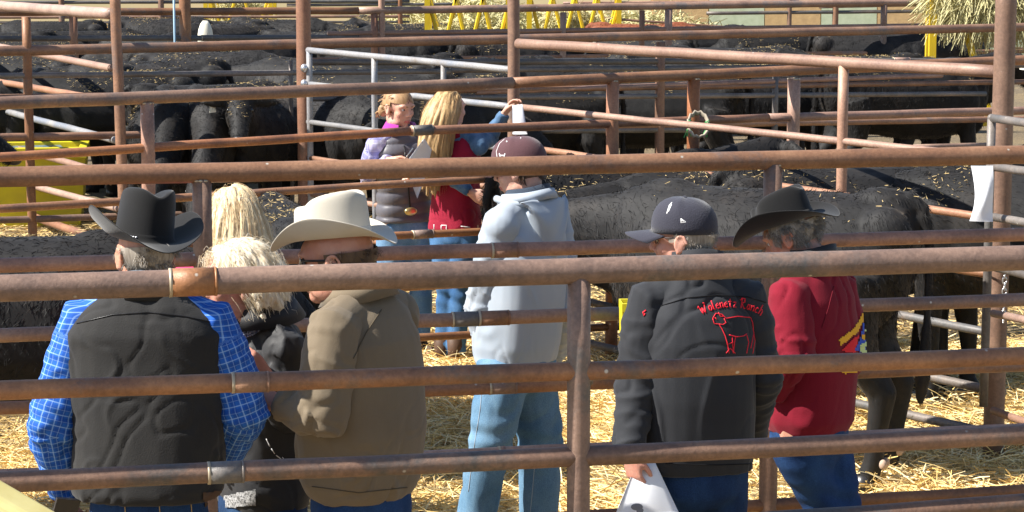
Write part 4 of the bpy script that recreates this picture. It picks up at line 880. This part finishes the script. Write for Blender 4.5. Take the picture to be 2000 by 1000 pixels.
    def glasses(p, dark=True, z=.008, wrap=False):
        mb = MB(); hs = .02 if wrap else .015
        o = None
        for sg in (-1, 1):
            l = MB(); n = 16; pts = [p.h(sg*.034+.027*cos(2*pi*k/n), .091-abs((sg*.034+.027*cos(2*pi*k/n)))**2*6, z+hs*sin(2*pi*k/n)) for k in range(n)]
            c = p.h(sg*.034, .091, z); l.add([c]+pts, [(0, 1+k, 1+(k+1) % n) for k in range(n)])
            if dark: q = l.build('lens', M['lens'], p.o); sd = q.modifiers.new('s', 'SOLIDIFY'); sd.thickness = .002
            mb.tube(pts+[pts[0]], .0016, 6); mb.tube([p.h(sg*.06, .078, z+.008), p.h(sg*.078, .04, z+.008), p.h(sg*.083, -.005, z+.006), p.h(sg*.084, -.02, z-.008)], .004 if wrap else .0016, 6)
        mb.tube([p.h(-.009, .094, z+.003), p.h(.009, .094, z+.003)], .0016, 6); return mb.build('glasses_frame', M['blackplastic'], p.o)
def straight_legs(p, hipz_, spread=.1, knee=(0, 0), H=1.0):
    return [(V((p_x, .02, hipz_*.53)), V((p_x*1.15, 0, .09))) for p_x in (-spread, spread)]
# ---------------------------------------------------------------- the nine people
def back_nape(q, d): return q.z < .03 and (q.y < -.005 or (q.y < .02 and abs(q.x) > .055 and q.z > .01)) and q.z > -.075 and not (q.z < -.045 and abs(q.x) > .05)
def full(q, d): return q.y < .035 and q.z > -.07 or (q.z > .055 and q.y < .075) or (abs(q.x) > .07 and q.z > -.04 and q.y < .04)
Vx = lambda x, y, z: V((x, y, z))
# 1 ---- man in the black vest
p = Person('man seen from behind in black cowboy hat, black vest and blue plaid shirt', 288, 640, -6)
p.head_frame(283, 500, -.02, 30, -6, roll=0, sc=1.04)
sh = p.L(288, 596); hip = p.L(290, 1012)
e1, w1 = p.L(100, 835, .02), p.L(125, 965, -.06); e2, w2 = p.L(478, 800, .0), p.L(425, 920, -.22)
p.body(M['skin'], sh+V((0, 0, -.012)), hip, .205, [(e1, w1, Vx(.3, .3, -.8), Vx(1, 0, 0)), (e2, w2, Vx(-.6, .5, -.3), Vx(-1, 0, 0))], straight_legs(p, hip.z, .11), 1.15, drop=.03)
M['plaid'] = plaid('blue_plaid', (.018, .12, .5), (.35, .55, .85), (.01, .06, .32), 58, .12)
M['plaid'].node_tree.nodes['Principled BSDF'].inputs['Specular IOR Level'].default_value = .25
p.garment('plaid_shirt', M['plaid'], [(.1, .17, .13, .02), (.5, .18, .13, .02), (.85, .17, .12, .01), (1.0, .13, .09, 0)], [(.072, .07, .05)]*2, shoulder=.066, amp=.004, sleeve_amp=.015, seed=3)
M['vest'] = cloth('charcoal_vest', (.021, .0205, .0205), .8, (.028, .027, .026), sheen=.1, bump=.15)
vest = p.garment('vest', M['vest'], [(.115, .225, .165, .0), (.16, .232, .175, .0), (.35, .232, .175, .01), (.6, .24, .165, .01), (.78, .25, .155, .01), (.9, .248, .145, .0), (.97, .22, .13, .0), (1.03, .17, .115, 0), (1.1, .1, .09, 0), (1.13, .08, .07, 0)], None, amp=.006, shoulder=.06, seed=1, kfold=(7, 7, 9), traps=False, sm=5)
p.stitch([(150, 632), (220, 615), (290, 610), (360, 618), (425, 632)], .0018, M['blackplastic'], 'yoke_seam', only=1)
p.collar(cloth('grey_collar', (.12, .16, .2), .8), (.078, .075), .05, .02, z=.022, name='shirt_collar'); p.collar(M['vest'], (.09, .085), .035, .01, z=.0, name='vest_collar')
p.pants(denim('dark_denim', (.012, .035, .11), (.03, .08, .2)), hipw=.19, hipd=.135)
for x in (243, 310, 372): p.stitch([(x, 975), (x+2, 1000), (x+3, 1040)], .0016, mat('tan_thread', (.5, .35, .15), .8) if x == 243 else bpy.data.materials['tan_thread'], 'belt_loop', only=2)
p.patch([(395, 962), (430, 958), (425, 985), (398, 990)], M['sole'], 'leather_patch', step=3, off=.004)
M['hatblack'] = cloth('black_felt', (.006, .006, .0065), .88, (.011, .0105, .011), sheen=.2, bump=.1, bscale=300)
p.cowboy_hat(M['hatblack'], z=.05, pitch=8, roll=7, side=.088, front=-.012, crown=.155, brim=.1, crease=.045, sc=.95)
p.part('hatband_studs', lambda q: [q.ell(p.hatT @ V((.0885*cos(a), .1115*sin(a), .014)), (.004, .004, .0035), seg=8, rings=6) for a in [pi+.15+.09*i for i in range(9)]], M['steel'])
p.hair(M['h_grey'], 500, .02, back_nape, comb=(0, -.3, -1), out=.1)
o = bpy.data.objects.new('x', None)
hp = p.L(128, 992, .03); ph = MB(); ph.box((0, 0, 0), (.075, .012, .12), Euler((.3, .2, .5))); ob = ph.build('phone', mat('phone_black', (.02, .02, .025), .25, spec=.6), None, False); ob.location = p.MW @ (hp-V((0, .02, .02))); tag(ob, 'dark phone with pale edge held low by the man in the black vest', 'phone')
bpy.data.objects.remove(o)
# 2 ---- man in tan jacket and white hat
p = Person('man in white cowboy hat, dark wraparound sunglasses and olive tan jacket, facing left', 705, 620, 62)
p.head_frame(656, 511, .0, 80, -6, sc=1.16)
sh = p.L(712, 612); hip = p.L(705, 985)
el, wl = p.L(628, 815, .22), p.L(545, 788, .16); er, wr = p.L(640, 800, -.3), p.L(545, 760, -.14)
p.body(M['skin'], sh, hip, .175, [(el, wl, Vx(-.1, .9, .25), Vx(.7, 0, -.6)), (er, wr, Vx(0, .9, .3), Vx(-.5, 0, -.5))], straight_legs(p, hip.z, .1), 1.1, curls=(.9, .8))
M['tan'] = cloth('olive_tan_jacket', (.19, .15, .1), .82, (.155, .12, .08), scale=3, sheen=.15, bump=.1)
p.garment('jacket', M['tan'], [(.055, .17, .14, 0), (.085, .185, .155, .0), (.14, .2, .17, .0), (.4, .215, .185, .0), (.7, .215, .165, .0), (.88, .195, .14, -.01), (1.0, .15, .11, -.01), (1.07, .1, .085, -.01), (1.1, .085, .075, 0)], [(.088, .08, .055)]*2, shoulder=.088, amp=.011, seed=2, kfold=(7, 7, 4))
p.collar(M['tan'], (.086, .09), .055, .025, z=.01, name='jacket_collar', flare=.03, open_=.5)
p.collar(M['white'], (.074, .074), .055, .02, z=.025, name='shirt_collar', open_=.3)
p.stitch([(690, 700), (715, 650), (745, 605)], .0016, mat('tan_seam', (.09, .07, .045), .9), 'sleeve_seam'); p.stitch([(610, 950), (700, 962), (795, 952)], .0016, bpy.data.materials['tan_seam'], 'hem_seam')
p.pants(denim('blue_denim', (.015, .045, .13), (.03, .08, .21)), hipw=.17, hipd=.15)
M['hatwhite'] = cloth('white_felt', (.57, .52, .44), .8, (.5, .46, .38), sheen=.2, bump=.08, bscale=300)
p.cowboy_hat(M['hatwhite'], z=.066, pitch=0, roll=4, side=.062, front=-.03, crown=.122, brim=.08, crease=.035, sc=.95)
p.hair(M['h_dark'], 500, .018, back_nape, comb=(0, -.3, -1), out=.1, seed=3); p.glasses(True, wrap=True)
# bread roll / snack in the fingers
ob = hay = None
mb = MB(); mb.ell((0, 0, 0), (.02, .016, .016)); mb.ell((.012, .005, .014), (.012, .012, .012)); ob = mb.build('orange_snack', mat('orange_snack', (.8, .3, .06), .6)); ob.location = p.MW @ (wl+V((-.03, .11, .035))); tag(ob, 'small orange snack pinched in the fingers of the man in the tan jacket', 'food')
# 3 ---- short blonde woman
p = Person('woman with short pale blonde hair and open black jacket, smiling beside the white hat', 515, 590, 118)
p.head_frame(464, 553, .06, 108, -2, sc=1.1)
sh = p.L(520, 652); hip = p.L(515, 985)
p.body(M['skin3'], sh, hip, .155, [(p.L(560, 830, .1), p.L(520, 735, .24), Vx(0, .6, .6), Vx(1, 0, 0)), (p.L(440, 850, -.1), p.L(470, 900, .05), Vx(0, .8, .2), Vx(-1, 0, 0))], straight_legs(p, hip.z, .09), 1.0, curls=(.9, .7))
M['blackj'] = cloth('black_shell_jacket', (.016, .016, .018), .62, (.024, .024, .026), sheen=.1, bump=.08, spec=.35)
p.garment('jacket', M['blackj'], [(.0, .165, .14, 0), (.1, .18, .15, 0), (.4, .18, .15, 0), (.7, .185, .15, 0), (.9, .165, .125, 0), (1.0, .13, .1, 0), (1.06, .1, .085, 0)], [(.075, .065, .045)]*2, shoulder=.075, amp=.011, seed=4)
p.collar(M['blackj'], (.09, .095), .06, .02, z=.01, open_=.7, flare=.045, name='jacket_collar', th=.012)
p.collar(mat('lilac_lining', (.35, .36, .5), .7), (.088, .105), .01, .01, z=.006, open_=.5, flare=.02, name='collar_lining')
M['bead'] = mat('blue_beads', (.05, .08, .2), .2, spec=.8, var=(.5, .55, .7), scale=130)
p.part('bead_scarf', lambda q: [q.ell(p.h(.068*sin(a)+random.uniform(-.006, .006), -.035+.085*cos(a), -.14-.03*cos(a)+.008*j), (.0045,)*3, seg=6, rings=4) for j in range(5) for a in [i*.075 for i in range(-38, 38)]], M['bead'])
p.pants(denim('faded_dark_denim', (.012, .03, .08), (.03, .07, .15)), hipw=.17, hipd=.14)
p.h2 = M['h_blond']; p.hair(M['h_pale'], 6000, .088, lambda q, d: (q.y < .0 and q.z > -.05) or (q.z > .05 and q.y < .07), wd=.0011, comb=(0, -.6, -.8), out=.1, seed=5, curlv=.0008, vol=1.02)
p.patch([(440, 968), (500, 955), (500, 985), (445, 992)], mat('black_white_knit', (.03, .03, .03), .9, var=(.6, .6, .6), scale=160), 'knit_hem', step=3, off=.006)
p.strokes([[(520, 857), (527, 872)], [(530, 876), (536, 886)], [(539, 889), (548, 896)], [(551, 893), (556, 898), (552, 902), (549, 896)]], .0016, M['white'], 'chest_logo')
# 4 ---- long blonde woman in pink
p = Person('woman with long streaked blonde hair and pink jacket, seen from behind', 452, 487, 8)
p.head_frame(455, 424, 0, 22, 4, sc=1.0)
sh = p.L(446, 535); hip = p.L(450, 760)
p.body(M['skin2'], sh, hip, .165, [(p.L(345, 660, -.08), p.L(370, 740, -.25), Vx(.3, .8, 0), Vx(1, 0, 0)), (p.L(550, 660, -.08), p.L(530, 740, -.25), Vx(-.3, .8, 0), Vx(-1, 0, 0))], straight_legs(p, hip.z, .09), 1.0, vox=.007)
M['pink'] = cloth('hot_pink_fleece', (.8, .03, .16), .8, sheen=.3)
p.garment('jacket', M['pink'], [(.0, .175, .13, 0), (.4, .18, .13, 0), (.75, .195, .13, 0), (.93, .18, .11, 0), (1.02, .12, .09, 0), (1.06, .085, .075, 0)], [(.07, .06, .045)]*2, shoulder=.072, amp=.008)
p.pants(denim('mid_denim_a', (.03, .08, .17), (.07, .15, .27)))
p.h2 = M['h_honey']; p.hair(M['h_blond'], 7000, .33, full, wd=.001, comb=(0, -.8, -.7), out=.05, seed=6, vol=1.02, narrow=.015, core=.007, spread=.014)
# 5 ---- woman in grey quilted vest
p = Person('young woman in dark grey quilted vest and lilac plaid sleeves writing on a notepad', 790, 313, 205)
p.head_frame(779, 212, 0, 224, -8, sc=1.04)
sh = p.L(788, 272); hip = p.L(790, 437)
p.body(M['skin2'], sh, hip, .185, [(p.L(855, 345, .05), p.L(815, 352, .23), Vx(.6, .3, .2), Vx(0, .4, -1)), (p.L(716, 345, .0), p.L(760, 312, .22), Vx(-.7, .5, .15), Vx(0, .3, -1))], straight_legs(p, hip.z, .1), .96, vox=.006, curls=(.5, .8))
M['lilac'] = plaid('lilac_plaid', (.42, .4, .6), (.75, .74, .85), (.1, .11, .36), 20, .12)
p.garment('plaid_shirt', M['lilac'], [(.3, .13, .1, 0), (.8, .15, .1, 0), (1.0, .11, .08, 0), (1.07, .068, .06, 0)], [(.062, .056, .04)]*2, shoulder=.066, amp=.004, sleeve_amp=.008)
M['quilt'] = cloth('grey_quilted_nylon', (.085, .08, .095), .45, (.105, .1, .115), sheen=.1, bump=.1, spec=.5)
p.garment('quilted_vest', M['quilt'], [(.04, .18, .125, 0), (.3, .17, .125, 0), (.6, .178, .13, 0), (.85, .185, .12, 0), (1.0, .15, .09, 0), (1.05, .09, .075, 0)], None, amp=.004, puff=.012, traps=False, seed=6)
M['purple'] = cloth('magenta_fleece', (.42, .03, .33), .8, sheen=.3)
p.collar(M['purple'], (.075, .085), .055, .01, z=.0, open_=.55, flare=.035, th=.015, name='fleece_collar')
p.part('zip', lambda q: q.tube([a for a in [p.proj(x, y, .004) for x, y in ((789, 285), (793, 320), (798, 370), (801, 408))] if a], .005, 6), M['blackplastic'])
p.pants(denim('light_denim', (.1, .2, .34), (.22, .36, .5)), hipw=.155, hipd=.115)
bk = p.proj(801, 412, .012); 
if bk: p.part('belt_buckle', lambda q: q.ell(bk, (.042, .012, .026)), mat('brass', (.7, .55, .25), .3, metal=.9))
p.h2 = M['h_light']; p.hair(M['h_light'], 900, .04, lambda q, d: (q.y < .015 and q.z > -.045) or (q.z > .042 and q.y < .085), wd=.0014, comb=(0, -1, -.3), out=-.2, seed=8, vol=.98, spread=.002)
p.part('bun', lambda q: (q.ell(p.h(.012, -.125, -.035), (.034, .03, .04)), [q.tube([p.h(.01, -.13, -.03+.01*i/3), p.h(.03+.01*sin(i), -.16, -.05-.01*i/2), p.h(.02+.02*cos(i*2), -.155, -.085)], [.006, .005, .002], 6) for i in range(7)]), M['h_light'])
p.part('eyebrows', lambda q: [q.tube([p.h(sg*.014, .0965, .026), p.h(sg*.03, .093, .031), p.h(sg*.047, .08, .027)], [.0022, .0026, .0012], 6) for sg in (-1, 1)], M['h_light'])
a, b = W(795, 352, 325), W(836, 276, 325); nb = MB(); c0 = W(798, 306, 326)-V((0, .02, 0)); 
def sheet(name, cs, th, m, label, cat, n=8, bend=.01, side=V((0, 1, 0)), par=None):
    mb = MB(); vs = []; fs = []
    for t_ in (0, th):
        for i in range(n+1):
            for j in range(n+1):
                u, v_ = i/n, j/n; q = cs[0].lerp(cs[1], u).lerp(cs[3].lerp(cs[2], u), v_); vs.append(q+side*(t_+bend*sin(pi*u)*sin(pi*v_*.8)))
    k = (n+1)**2
    for i in range(n):
        for j in range(n):
            a_ = i*(n+1)+j; fs.append((a_, a_+1, a_+n+2, a_+n+1)); fs.append((k+a_, k+a_+n+1, k+a_+n+2, k+a_+1))
    for i in range(n):
        for a_, b_ in ((i, i+1), (n*(n+1)+i, n*(n+1)+i+1), (i*(n+1), (i+1)*(n+1)), (i*(n+1)+n, (i+1)*(n+1)+n)): fs.append((a_, b_, b_+k, a_+k))
    mb.add(vs, fs); o = mb.build(name, m, par)
    if label: tag(o, label, cat)
    return o
pad = [W(790, 322, 326), W(828, 270, 326), W(848, 300, 323), W(815, 388, 324)]
sheet('notepad', pad, .006, M['paper'], 'white notepad held by the young woman in the quilted vest', 'notepad', bend=.004)
mb = MB(); mb.tube([(0, 0, 0), (.05, -.03, .07)], [.003, .0045], 8); ob = mb.build('pen', M['white']); ob.location = W(790, 312, 335); tag(ob, 'thin pale pen in the hand of the woman in the quilted vest', 'pen')
# 6 ---- girl in red vest with raised arm
p = Person('young woman with very long honey hair, red vest and denim sleeves, one arm raised', 893, 318, -28)
p.head_frame(880, 214, 0, -42, 0, sc=.99)
sh = p.L(893, 272); hip = p.L(888, 445)
p.body(M['skin2'], sh, hip, .15, [(p.L(866, 335, .14), p.L(918, 375, .2), Vx(.6, .2, -.4), Vx(0, 1, 0)), (p.L(955, 268, -.05), p.L(985, 222, .0), Vx(.45, .1, .6), Vx(.3, -.2, -.8))], [(p.L(872, 560, .0), p.L(866, 690, .0)), (p.L(898, 560, .03), p.L(892, 692, .06))], .92, vox=.006, curls=(.4, .75))
M['shirtblue'] = cloth('denim_shirt', (.04, .1, .2), .8, (.12, .22, .36), scale=16)
p.garment('denim_shirt', M['shirtblue'], [(.3, .12, .09, 0), (.8, .14, .095, 0), (1.0, .1, .08, 0), (1.06, .066, .06, 0)], [(.06, .054, .036)]*2, shoulder=.064, amp=.004, sleeve_amp=.01)
M['redvest'] = cloth('red_vest', (.32, .008, .035), .7, (.26, .007, .028), sheen=.1)
p.garment('vest', M['redvest'], [(-.02, .165, .135, 0), (.1, .16, .13, 0), (.4, .145, .125, 0), (.7, .15, .12, 0), (.88, .15, .11, 0), (1.0, .11, .08, 0), (1.05, .075, .065, 0)], None, amp=.008, traps=False, seed=6, kfold=(10, 10, 12))
p.pants(denim('bright_denim', (.04, .11, .24), (.1, .22, .4)), rad=(.088, .066, .056), hipw=.15, hipd=.12)
p.strokes([[(848, 438), (848, 456), (868, 458), (884, 456)], [(862, 440), (872, 440), (872, 450), (862, 450), (862, 440)], [(900, 442), (918, 444)], [(905, 452), (925, 452)]], .003, M['white'], 'pocket_embroidery')
p.h2 = M['h_light']; p.hair(M['h_honey'], 8000, .5, lambda q, d: full(q, d) and not (q.y > .02), wd=.001, comb=(0, -1, -.45), out=.0, seed=9, vol=1.0, narrow=.085, fall=.055, core=.006, spread=.008)
p.part('hair_tie', lambda q: q.ell(p.h(0, -.118, .03), (.012, .01, .012)), M['blackplastic'])
pp = [W(1000, 206, 322), W(1021, 204, 322), W(1030, 262, 323), W(1001, 262, 323)]
sheet('raised_paper', pp, .002, M['paper'], 'narrow white paper lifted in the hand of the woman in the red vest', 'paper', bend=-.015)
# 7 ---- man in light blue jacket
p = Person('man in maroon cap and light blue hooded rain jacket, one hand in jeans pocket', 1030, 458, 52)
p.head_frame(1014, 331, -.01, 70, -12, sc=1.04)
sh = p.L(1030, 418); hip = p.L(1008, 700)
p.body(M['skin2'], sh, hip, .175, [(p.L(940, 600, .06), p.L(948, 678, .0), Vx(.3, .3, -.9), Vx(1, 0, 0)), (p.L(1105, 610, -.1), p.L(1085, 690, -.3), Vx(0, .3, -1), Vx(-1, 0, 0))], [(p.L(958, 858, .1), p.L(922, 1065, .05)), (p.L(1056, 866, -.08), p.L(1054, 1068, -.12))], 1.08, curls=(.3, .5))
M['lightblue'] = cloth('pale_blue_shell', (.33, .39, .46), .65, (.38, .42, .47), scale=3, sheen=.1, bump=.06, spec=.35)
p.garment('rain_jacket', M['lightblue'], [(-.02, .175, .15, 0), (.1, .195, .16, 0), (.4, .2, .165, 0), (.7, .2, .16, 0), (.88, .185, .135, 0), (1.0, .14, .1, 0), (1.07, .1, .085, 0)], [(.082, .07, .05)]*2, shoulder=.084, amp=.009, seed=7, kfold=(8, 8, 4), sleeve_amp=.014, vox=.010)
# hood lying on the back
NU, NV = 28, 18; vs = []; rs_ = random.Random(3)
for v_ in range(NV+1):
    for u_ in range(NU+1):
        u = -1+2*u_/NU; v = v_/NV; z_ = .07-v*(.23*(1-abs(u)**1.5)+.05)+.004*sin(7*u+3*v); y_ = -(.095+.062*sin(pi*(.12+.72*v))+.006*sin(9*v+4*u))*sqrt(1-.55*u*u); vs.append(p.sh+V((u*(.155-.05*v), y_, z_)))
hm = MB(); hm.add(vs, [(i*(NU+1)+k, i*(NU+1)+k+1, (i+1)*(NU+1)+k+1, (i+1)*(NU+1)+k) for i in range(NV) for k in range(NU)]); ho = hm.build('hood', M['lightblue'], p.o); sd = ho.modifiers.new('s', 'SOLIDIFY'); sd.thickness = .014; sd.offset = 0
p.part('hood_rim', lambda q: q.tube([p.sh+V((.13*sin(a), .02-.115*cos(a), .062+.008*cos(a*3))) for a in [-2.1+i*.2 for i in range(22)]], .015, 10), M['lightblue'])
p.collar(cloth('navy_lining', (.03, .045, .07), .8), (.085, .085), .045, .02, z=.02, name='dark_collar', flare=.015); p.collar(M['lightblue'], (.1, .105), .035, .02, z=.012, name='jacket_collar', flare=.02, open_=.2)
p.pants(denim('worn_light_denim', (.09, .19, .3), (.19, .32, .44)), rad=(.115, .096, .084), hipw=.18, hipd=.14, amp=.011)
for pts in ([(945, 720), (938, 800), (925, 880), (915, 960)], [(1045, 900), (1040, 960), (1036, 1000)]): p.stitch(pts, .0014, mat('pale_thread', (.4, .45, .5), .9) if 'pale_thread' not in bpy.data.materials else bpy.data.materials['pale_thread'], 'leg_seam')
M['maroon'] = cloth('maroon_cap', (.085, .036, .042), .8, (.1, .045, .05), sheen=.2)
p.ball_cap(M['maroon'], z=.038, pitch=4, sc=1.08); p.hair(M['h_dark'], 600, .03, back_nape, comb=(0, -.4, -1), out=.15, seed=4)
p.strokes([[(976, 300), (978, 308)], [(987, 300), (985, 308)], [(977, 304), (986, 304)]], .0032, M['white'], 'cap_logo'); p.strokes([[(972, 310), (970, 296), (976, 281), (988, 270), (1003, 263)]], .0022, M['white'], 'cap_piping')
p.strokes([[(990, 276), (991, 278)], [(1017, 270), (1018, 271)]], .003, M['white'], 'eyelets')
# 8 ---- man in navy cap and black jacket with red writing
p = Person('man in navy baseball cap, glasses and black jacket with red embroidery on the back', 1368, 572, 8)
p.head_frame(1334, 470, -.01, 72, -4, roll=0, sc=1.02)
sh = p.L(1362, 556); hip = p.L(1356, 915)
p.body(M['skin3'], sh, hip, .165, [(p.L(1246, 735, .06), p.L(1228, 884, .17), Vx(.25, -.05, -1), Vx(.8, .5, 0)), (p.L(1484, 730, -.03), p.L(1465, 860, -.22), Vx(-.1, .4, -.9), Vx(-1, 0, 0))], [(p.L(1350, 1100, .0), p.L(1345, 1290, .0)), (p.L(1410, 1100, -.05), p.L(1415, 1290, -.08))], 1.14, vox=.005, curls=(.75, .6), drop=.05)
M['blacks'] = cloth('black_softshell', (.02, .021, .025), .75, (.027, .029, .034), scale=4, sheen=.12, bump=.08)
p.garment('softshell_jacket', M['blacks'], [(.0, .2, .15, 0), (.1, .205, .165, 0), (.4, .205, .17, 0), (.7, .205, .16, 0), (.85, .185, .14, 0), (.97, .14, .11, 0), (1.06, .1, .09, 0), (1.12, .085, .08, 0)], [(.082, .074, .055)]*2, shoulder=.08, amp=.011, seed=8, kfold=(7, 7, 3.2), sleeve_amp=.013, vox=.009)
p.collar(M['blacks'], (.085, .085), .06, .02, z=.02, flare=.004)
sm = mat('jacket_seam', (.008, .008, .01), .9)
p.stitch([(1290, 598), (1340, 582), (1400, 576), (1460, 580), (1500, 592)], .0018, sm, 'yoke_seam'); p.stitch([(1300, 905), (1400, 908), (1490, 905)], .0016, sm, 'hem_seam')
M['redth'] = mat('red_thread', (.75, .02, .04), .6)
# rancher's lettering, slanted and arched
G_ = {'W': [[(0, 1), (.12, 0), (.3, .7), (.45, 0), (.75, 1.1), (.62, 1.15)], [(-.15, .85), (.05, 1.05)]], 'o': [[(.3, .6), (.1, .45), (.12, .1), (.3, 0), (.45, .2), (.42, .5), (.3, .6)]], 'l': [[(.1, 1.05), (.12, .1), (.28, 0)]], 'e': [[(.08, .32), (.4, .38), (.3, .6), (.1, .45), (.1, .12), (.3, 0), (.44, .1)]],
      'n': [[(.05, .6), (.1, 0)], [(.08, .45), (.3, .6), (.4, .45), (.42, 0)]], 't': [[(.2, .95), (.2, .1), (.36, 0)], [(.03, .6), (.38, .62)]], 'z': [[(.05, .58), (.4, .58), (.08, .02), (.42, .02)]], 'R': [[(.12, 0), (.15, 1.1)], [(-.08, .85), (.1, 1.12), (.45, 1.1), (.5, .75), (.15, .55), (.55, -.02), (.68, .08)]], 'a': [[(.38, .55), (.15, .58), (.07, .2), (.2, 0), (.38, .2), (.38, .58), (.42, 0)]],
      'c': [[(.4, .5), (.25, .6), (.08, .4), (.1, .1), (.28, 0), (.42, .1)]], 'h': [[(.08, 1.1), (.1, 0)], [(.1, .45), (.3, .6), (.42, .4), (.42, -.1)]], ' ': []}
cx, cy, rad_ = 1428, 716, 122; txt = 'Wolenetz Ranch'; adv = {'W': .98, 'R': .85, ' ': .4, 'l': .42}; tot = sum(adv.get(c, .55) for c in txt); ang = -.50; lines = []; sc_ = 17.5
k_ = 1.03/tot
for ch in txt:
    a = ang
    for st in G_[ch]:
        q = []
        for (u, v_) in st:
            r_ = rad_+v_*sc_-6; a2 = a+u*k_; q.append((cx+r_*sin(a2), cy-r_*cos(a2)))
        lines.append(q)
    ang += adv.get(ch, .55)*k_
p.strokes(lines, .0022, M['redth'], 'embroidered_lettering', step=3)
bull = [[(1392, 622), (1398, 612), (1410, 614), (1418, 622), (1440, 618), (1466, 620), (1470, 630), (1472, 650), (1466, 680)], [(1392, 622), (1395, 632), (1404, 633), (1410, 642), (1416, 655), (1420, 668), (1424, 690)], [(1403, 610), (1407, 618), (1414, 618)], [(1424, 654), (1438, 658), (1452, 656), (1458, 652)], [(1430, 658), (1432, 690)], [(1436, 657), (1434, 672), (1432, 690)],
        [(1458, 654), (1462, 668), (1458, 690)], [(1470, 640), (1474, 665), (1470, 690)], [(1396, 620), (1400, 624)], [(1418, 690), (1426, 680), (1436, 690)], [(1422, 672), (1432, 668)], [(1404, 633), (1412, 634), (1418, 630), (1414, 622)]]
p.strokes(bull, .0017, M['redth'], 'embroidered_bull', step=3); p.strokes([[(1262, 606), (1256, 610), (1258, 617), (1260, 612)]], .0028, M['redth'], 'sleeve_logo')
p.pants(denim('navy_denim', (.008, .022, .07), (.02, .055, .14)), hipw=.175, hipd=.14)
M['navy'] = cloth('navy_cap', (.028, .028, .042), .8, (.036, .036, .052), sheen=.25)
p.ball_cap(M['navy'], z=.052, pitch=4, sc=1.03, bill=.09, curve=.025); p.hair(M['h_grey'], 500, .008, back_nape, wd=.0011, comb=(0, -.3, -1), out=.1, seed=4); p.glasses(False, z=.012)
fl = [(1330, 427), (1330, 435), (1340, 434)]; p.strokes([fl+[fl[0]], [(1331, 431), (1336, 431)], [(1332, 429), (1332, 434)], [(1335, 430), (1335, 434)]], .0018, M['white'], 'side_logo', step=2)
p.strokes([[(1303, 418), (1308, 402), (1313, 396)], [(1306, 414), (1312, 400)]], .0026, M['white'], 'front_logo', step=2)
pp = [W(1244, 903, 582), W(1278, 900, 582), W(1330, 1010, 583), W(1200, 1010, 586)]
ob = sheet('papers', pp, .006, M['paper'], 'sheaf of white papers hanging from the hand of the man in the black jacket', 'papers', bend=-.02)
ik = MB(); cc = W(1244, 990, 590); ik.ell(cc, (.02, .002, .012)); ik.ell(cc+V((.01, 0, -.012)), (.012, .002, .01)); ik.build('printed_mark', M['ink'], ob)
# 9 ---- man in dark red jacket
p = Person('grey haired man in black cowboy hat and dark red jacket with patterned sleeve band', 1598, 528, 48)
p.head_frame(1546, 462, -.03, 66, -27, sc=1.03)
sh = p.L(1590, 545); hip = p.L(1578, 840)
p.body(M['skin'], sh, hip, .15, [(p.L(1550, 690, .17), p.L(1510, 770, .1), Vx(0, .8, -.3), Vx(1, 0, 0)), (p.L(1650, 700, -.05), p.L(1600, 770, -.2), Vx(0, .8, -.3), Vx(-1, 0, 0))], [(p.L(1600, 970, .0), p.L(1640, 1190, .0)), (p.L(1640, 980, -.05), p.L(1665, 1180, -.1))], 1.08, curls=(.8, .8), drop=.045)
M['redj'] = cloth('dark_red_wool', (.2, .006, .02), .85, (.165, .005, .016), scale=3, sheen=.08, bump=.12)
p.garment('wool_jacket', M['redj'], [(.0, .155, .13, 0), (.08, .172, .15, 0), (.4, .18, .16, 0), (.7, .185, .15, 0), (.88, .17, .13, 0), (1.0, .14, .1, 0), (1.07, .095, .085, 0)], [(.082, .078, .055)]*2, shoulder=.08, amp=.011, seed=9, kfold=(7, 7, 3.5), vox=.009)
p.collar(M['blackj'], (.08, .08), .045, .02, z=.03, name='shirt_collar'); p.collar(M['redj'], (.095, .095), .03, .02, z=.0, flare=.02)
yel = mat('yellow_band', (.8, .42, .03), .8); p.patch([(1637, 664), (1668, 640), (1684, 612), (1706, 603), (1706, 612), (1688, 622), (1674, 648), (1642, 675)], yel, 'yellow_stripe', 3)
p.patch([(1668, 684), (1680, 656), (1684, 632), (1700, 622), (1704, 690), (1690, 690)], mat('blue_pattern', (.05, .1, .5), .8), 'blue_motif', 3, .0045)
p.patch([(1640, 685), (1664, 662), (1676, 655), (1668, 690)], mat('bright_red_pattern', (.7, .02, .03), .8), 'red_motif', 3, .004)
p.patch([(1686, 644), (1702, 638), (1700, 656), (1690, 660)], mat('lime_leaf', (.6, .7, .3), .8), 'leaf_motif', 3, .006); p.patch([(1678, 676), (1692, 666), (1696, 688), (1680, 690)], bpy.data.materials['lime_leaf'], 'leaf_motif', 3, .006)
p.patch([(1680, 655), (1688, 650), (1690, 662), (1682, 666)], yel, 'flower_motif', 3, .0075)
p.patch([(1625, 716), (1645, 722), (1688, 716), (1690, 724), (1650, 730)], yel, 'yellow_stripe', 3)
p.stitch([(1628, 560), (1618, 600), (1605, 640)], .0018, mat('red_seam', (.14, .006, .015), .9), 'shoulder_seam')
p.pants(denim('ink_denim', (.012, .035, .11), (.03, .08, .2)), hipw=.16, hipd=.13)
p.cowboy_hat(M['hatblack'], y=.004, z=.052, pitch=7, roll=0, side=.06, front=-.03, crown=.115, brim=.098, crease=.045, sc=1.02)
p.hair(M['h_grey'], 1800, .03, lambda q, d: back_nape(q, d) or (q.y < .05 and abs(q.x) > .06 and -.01 < q.z < .06), comb=(0, -.4, -1), out=.2, seed=14)
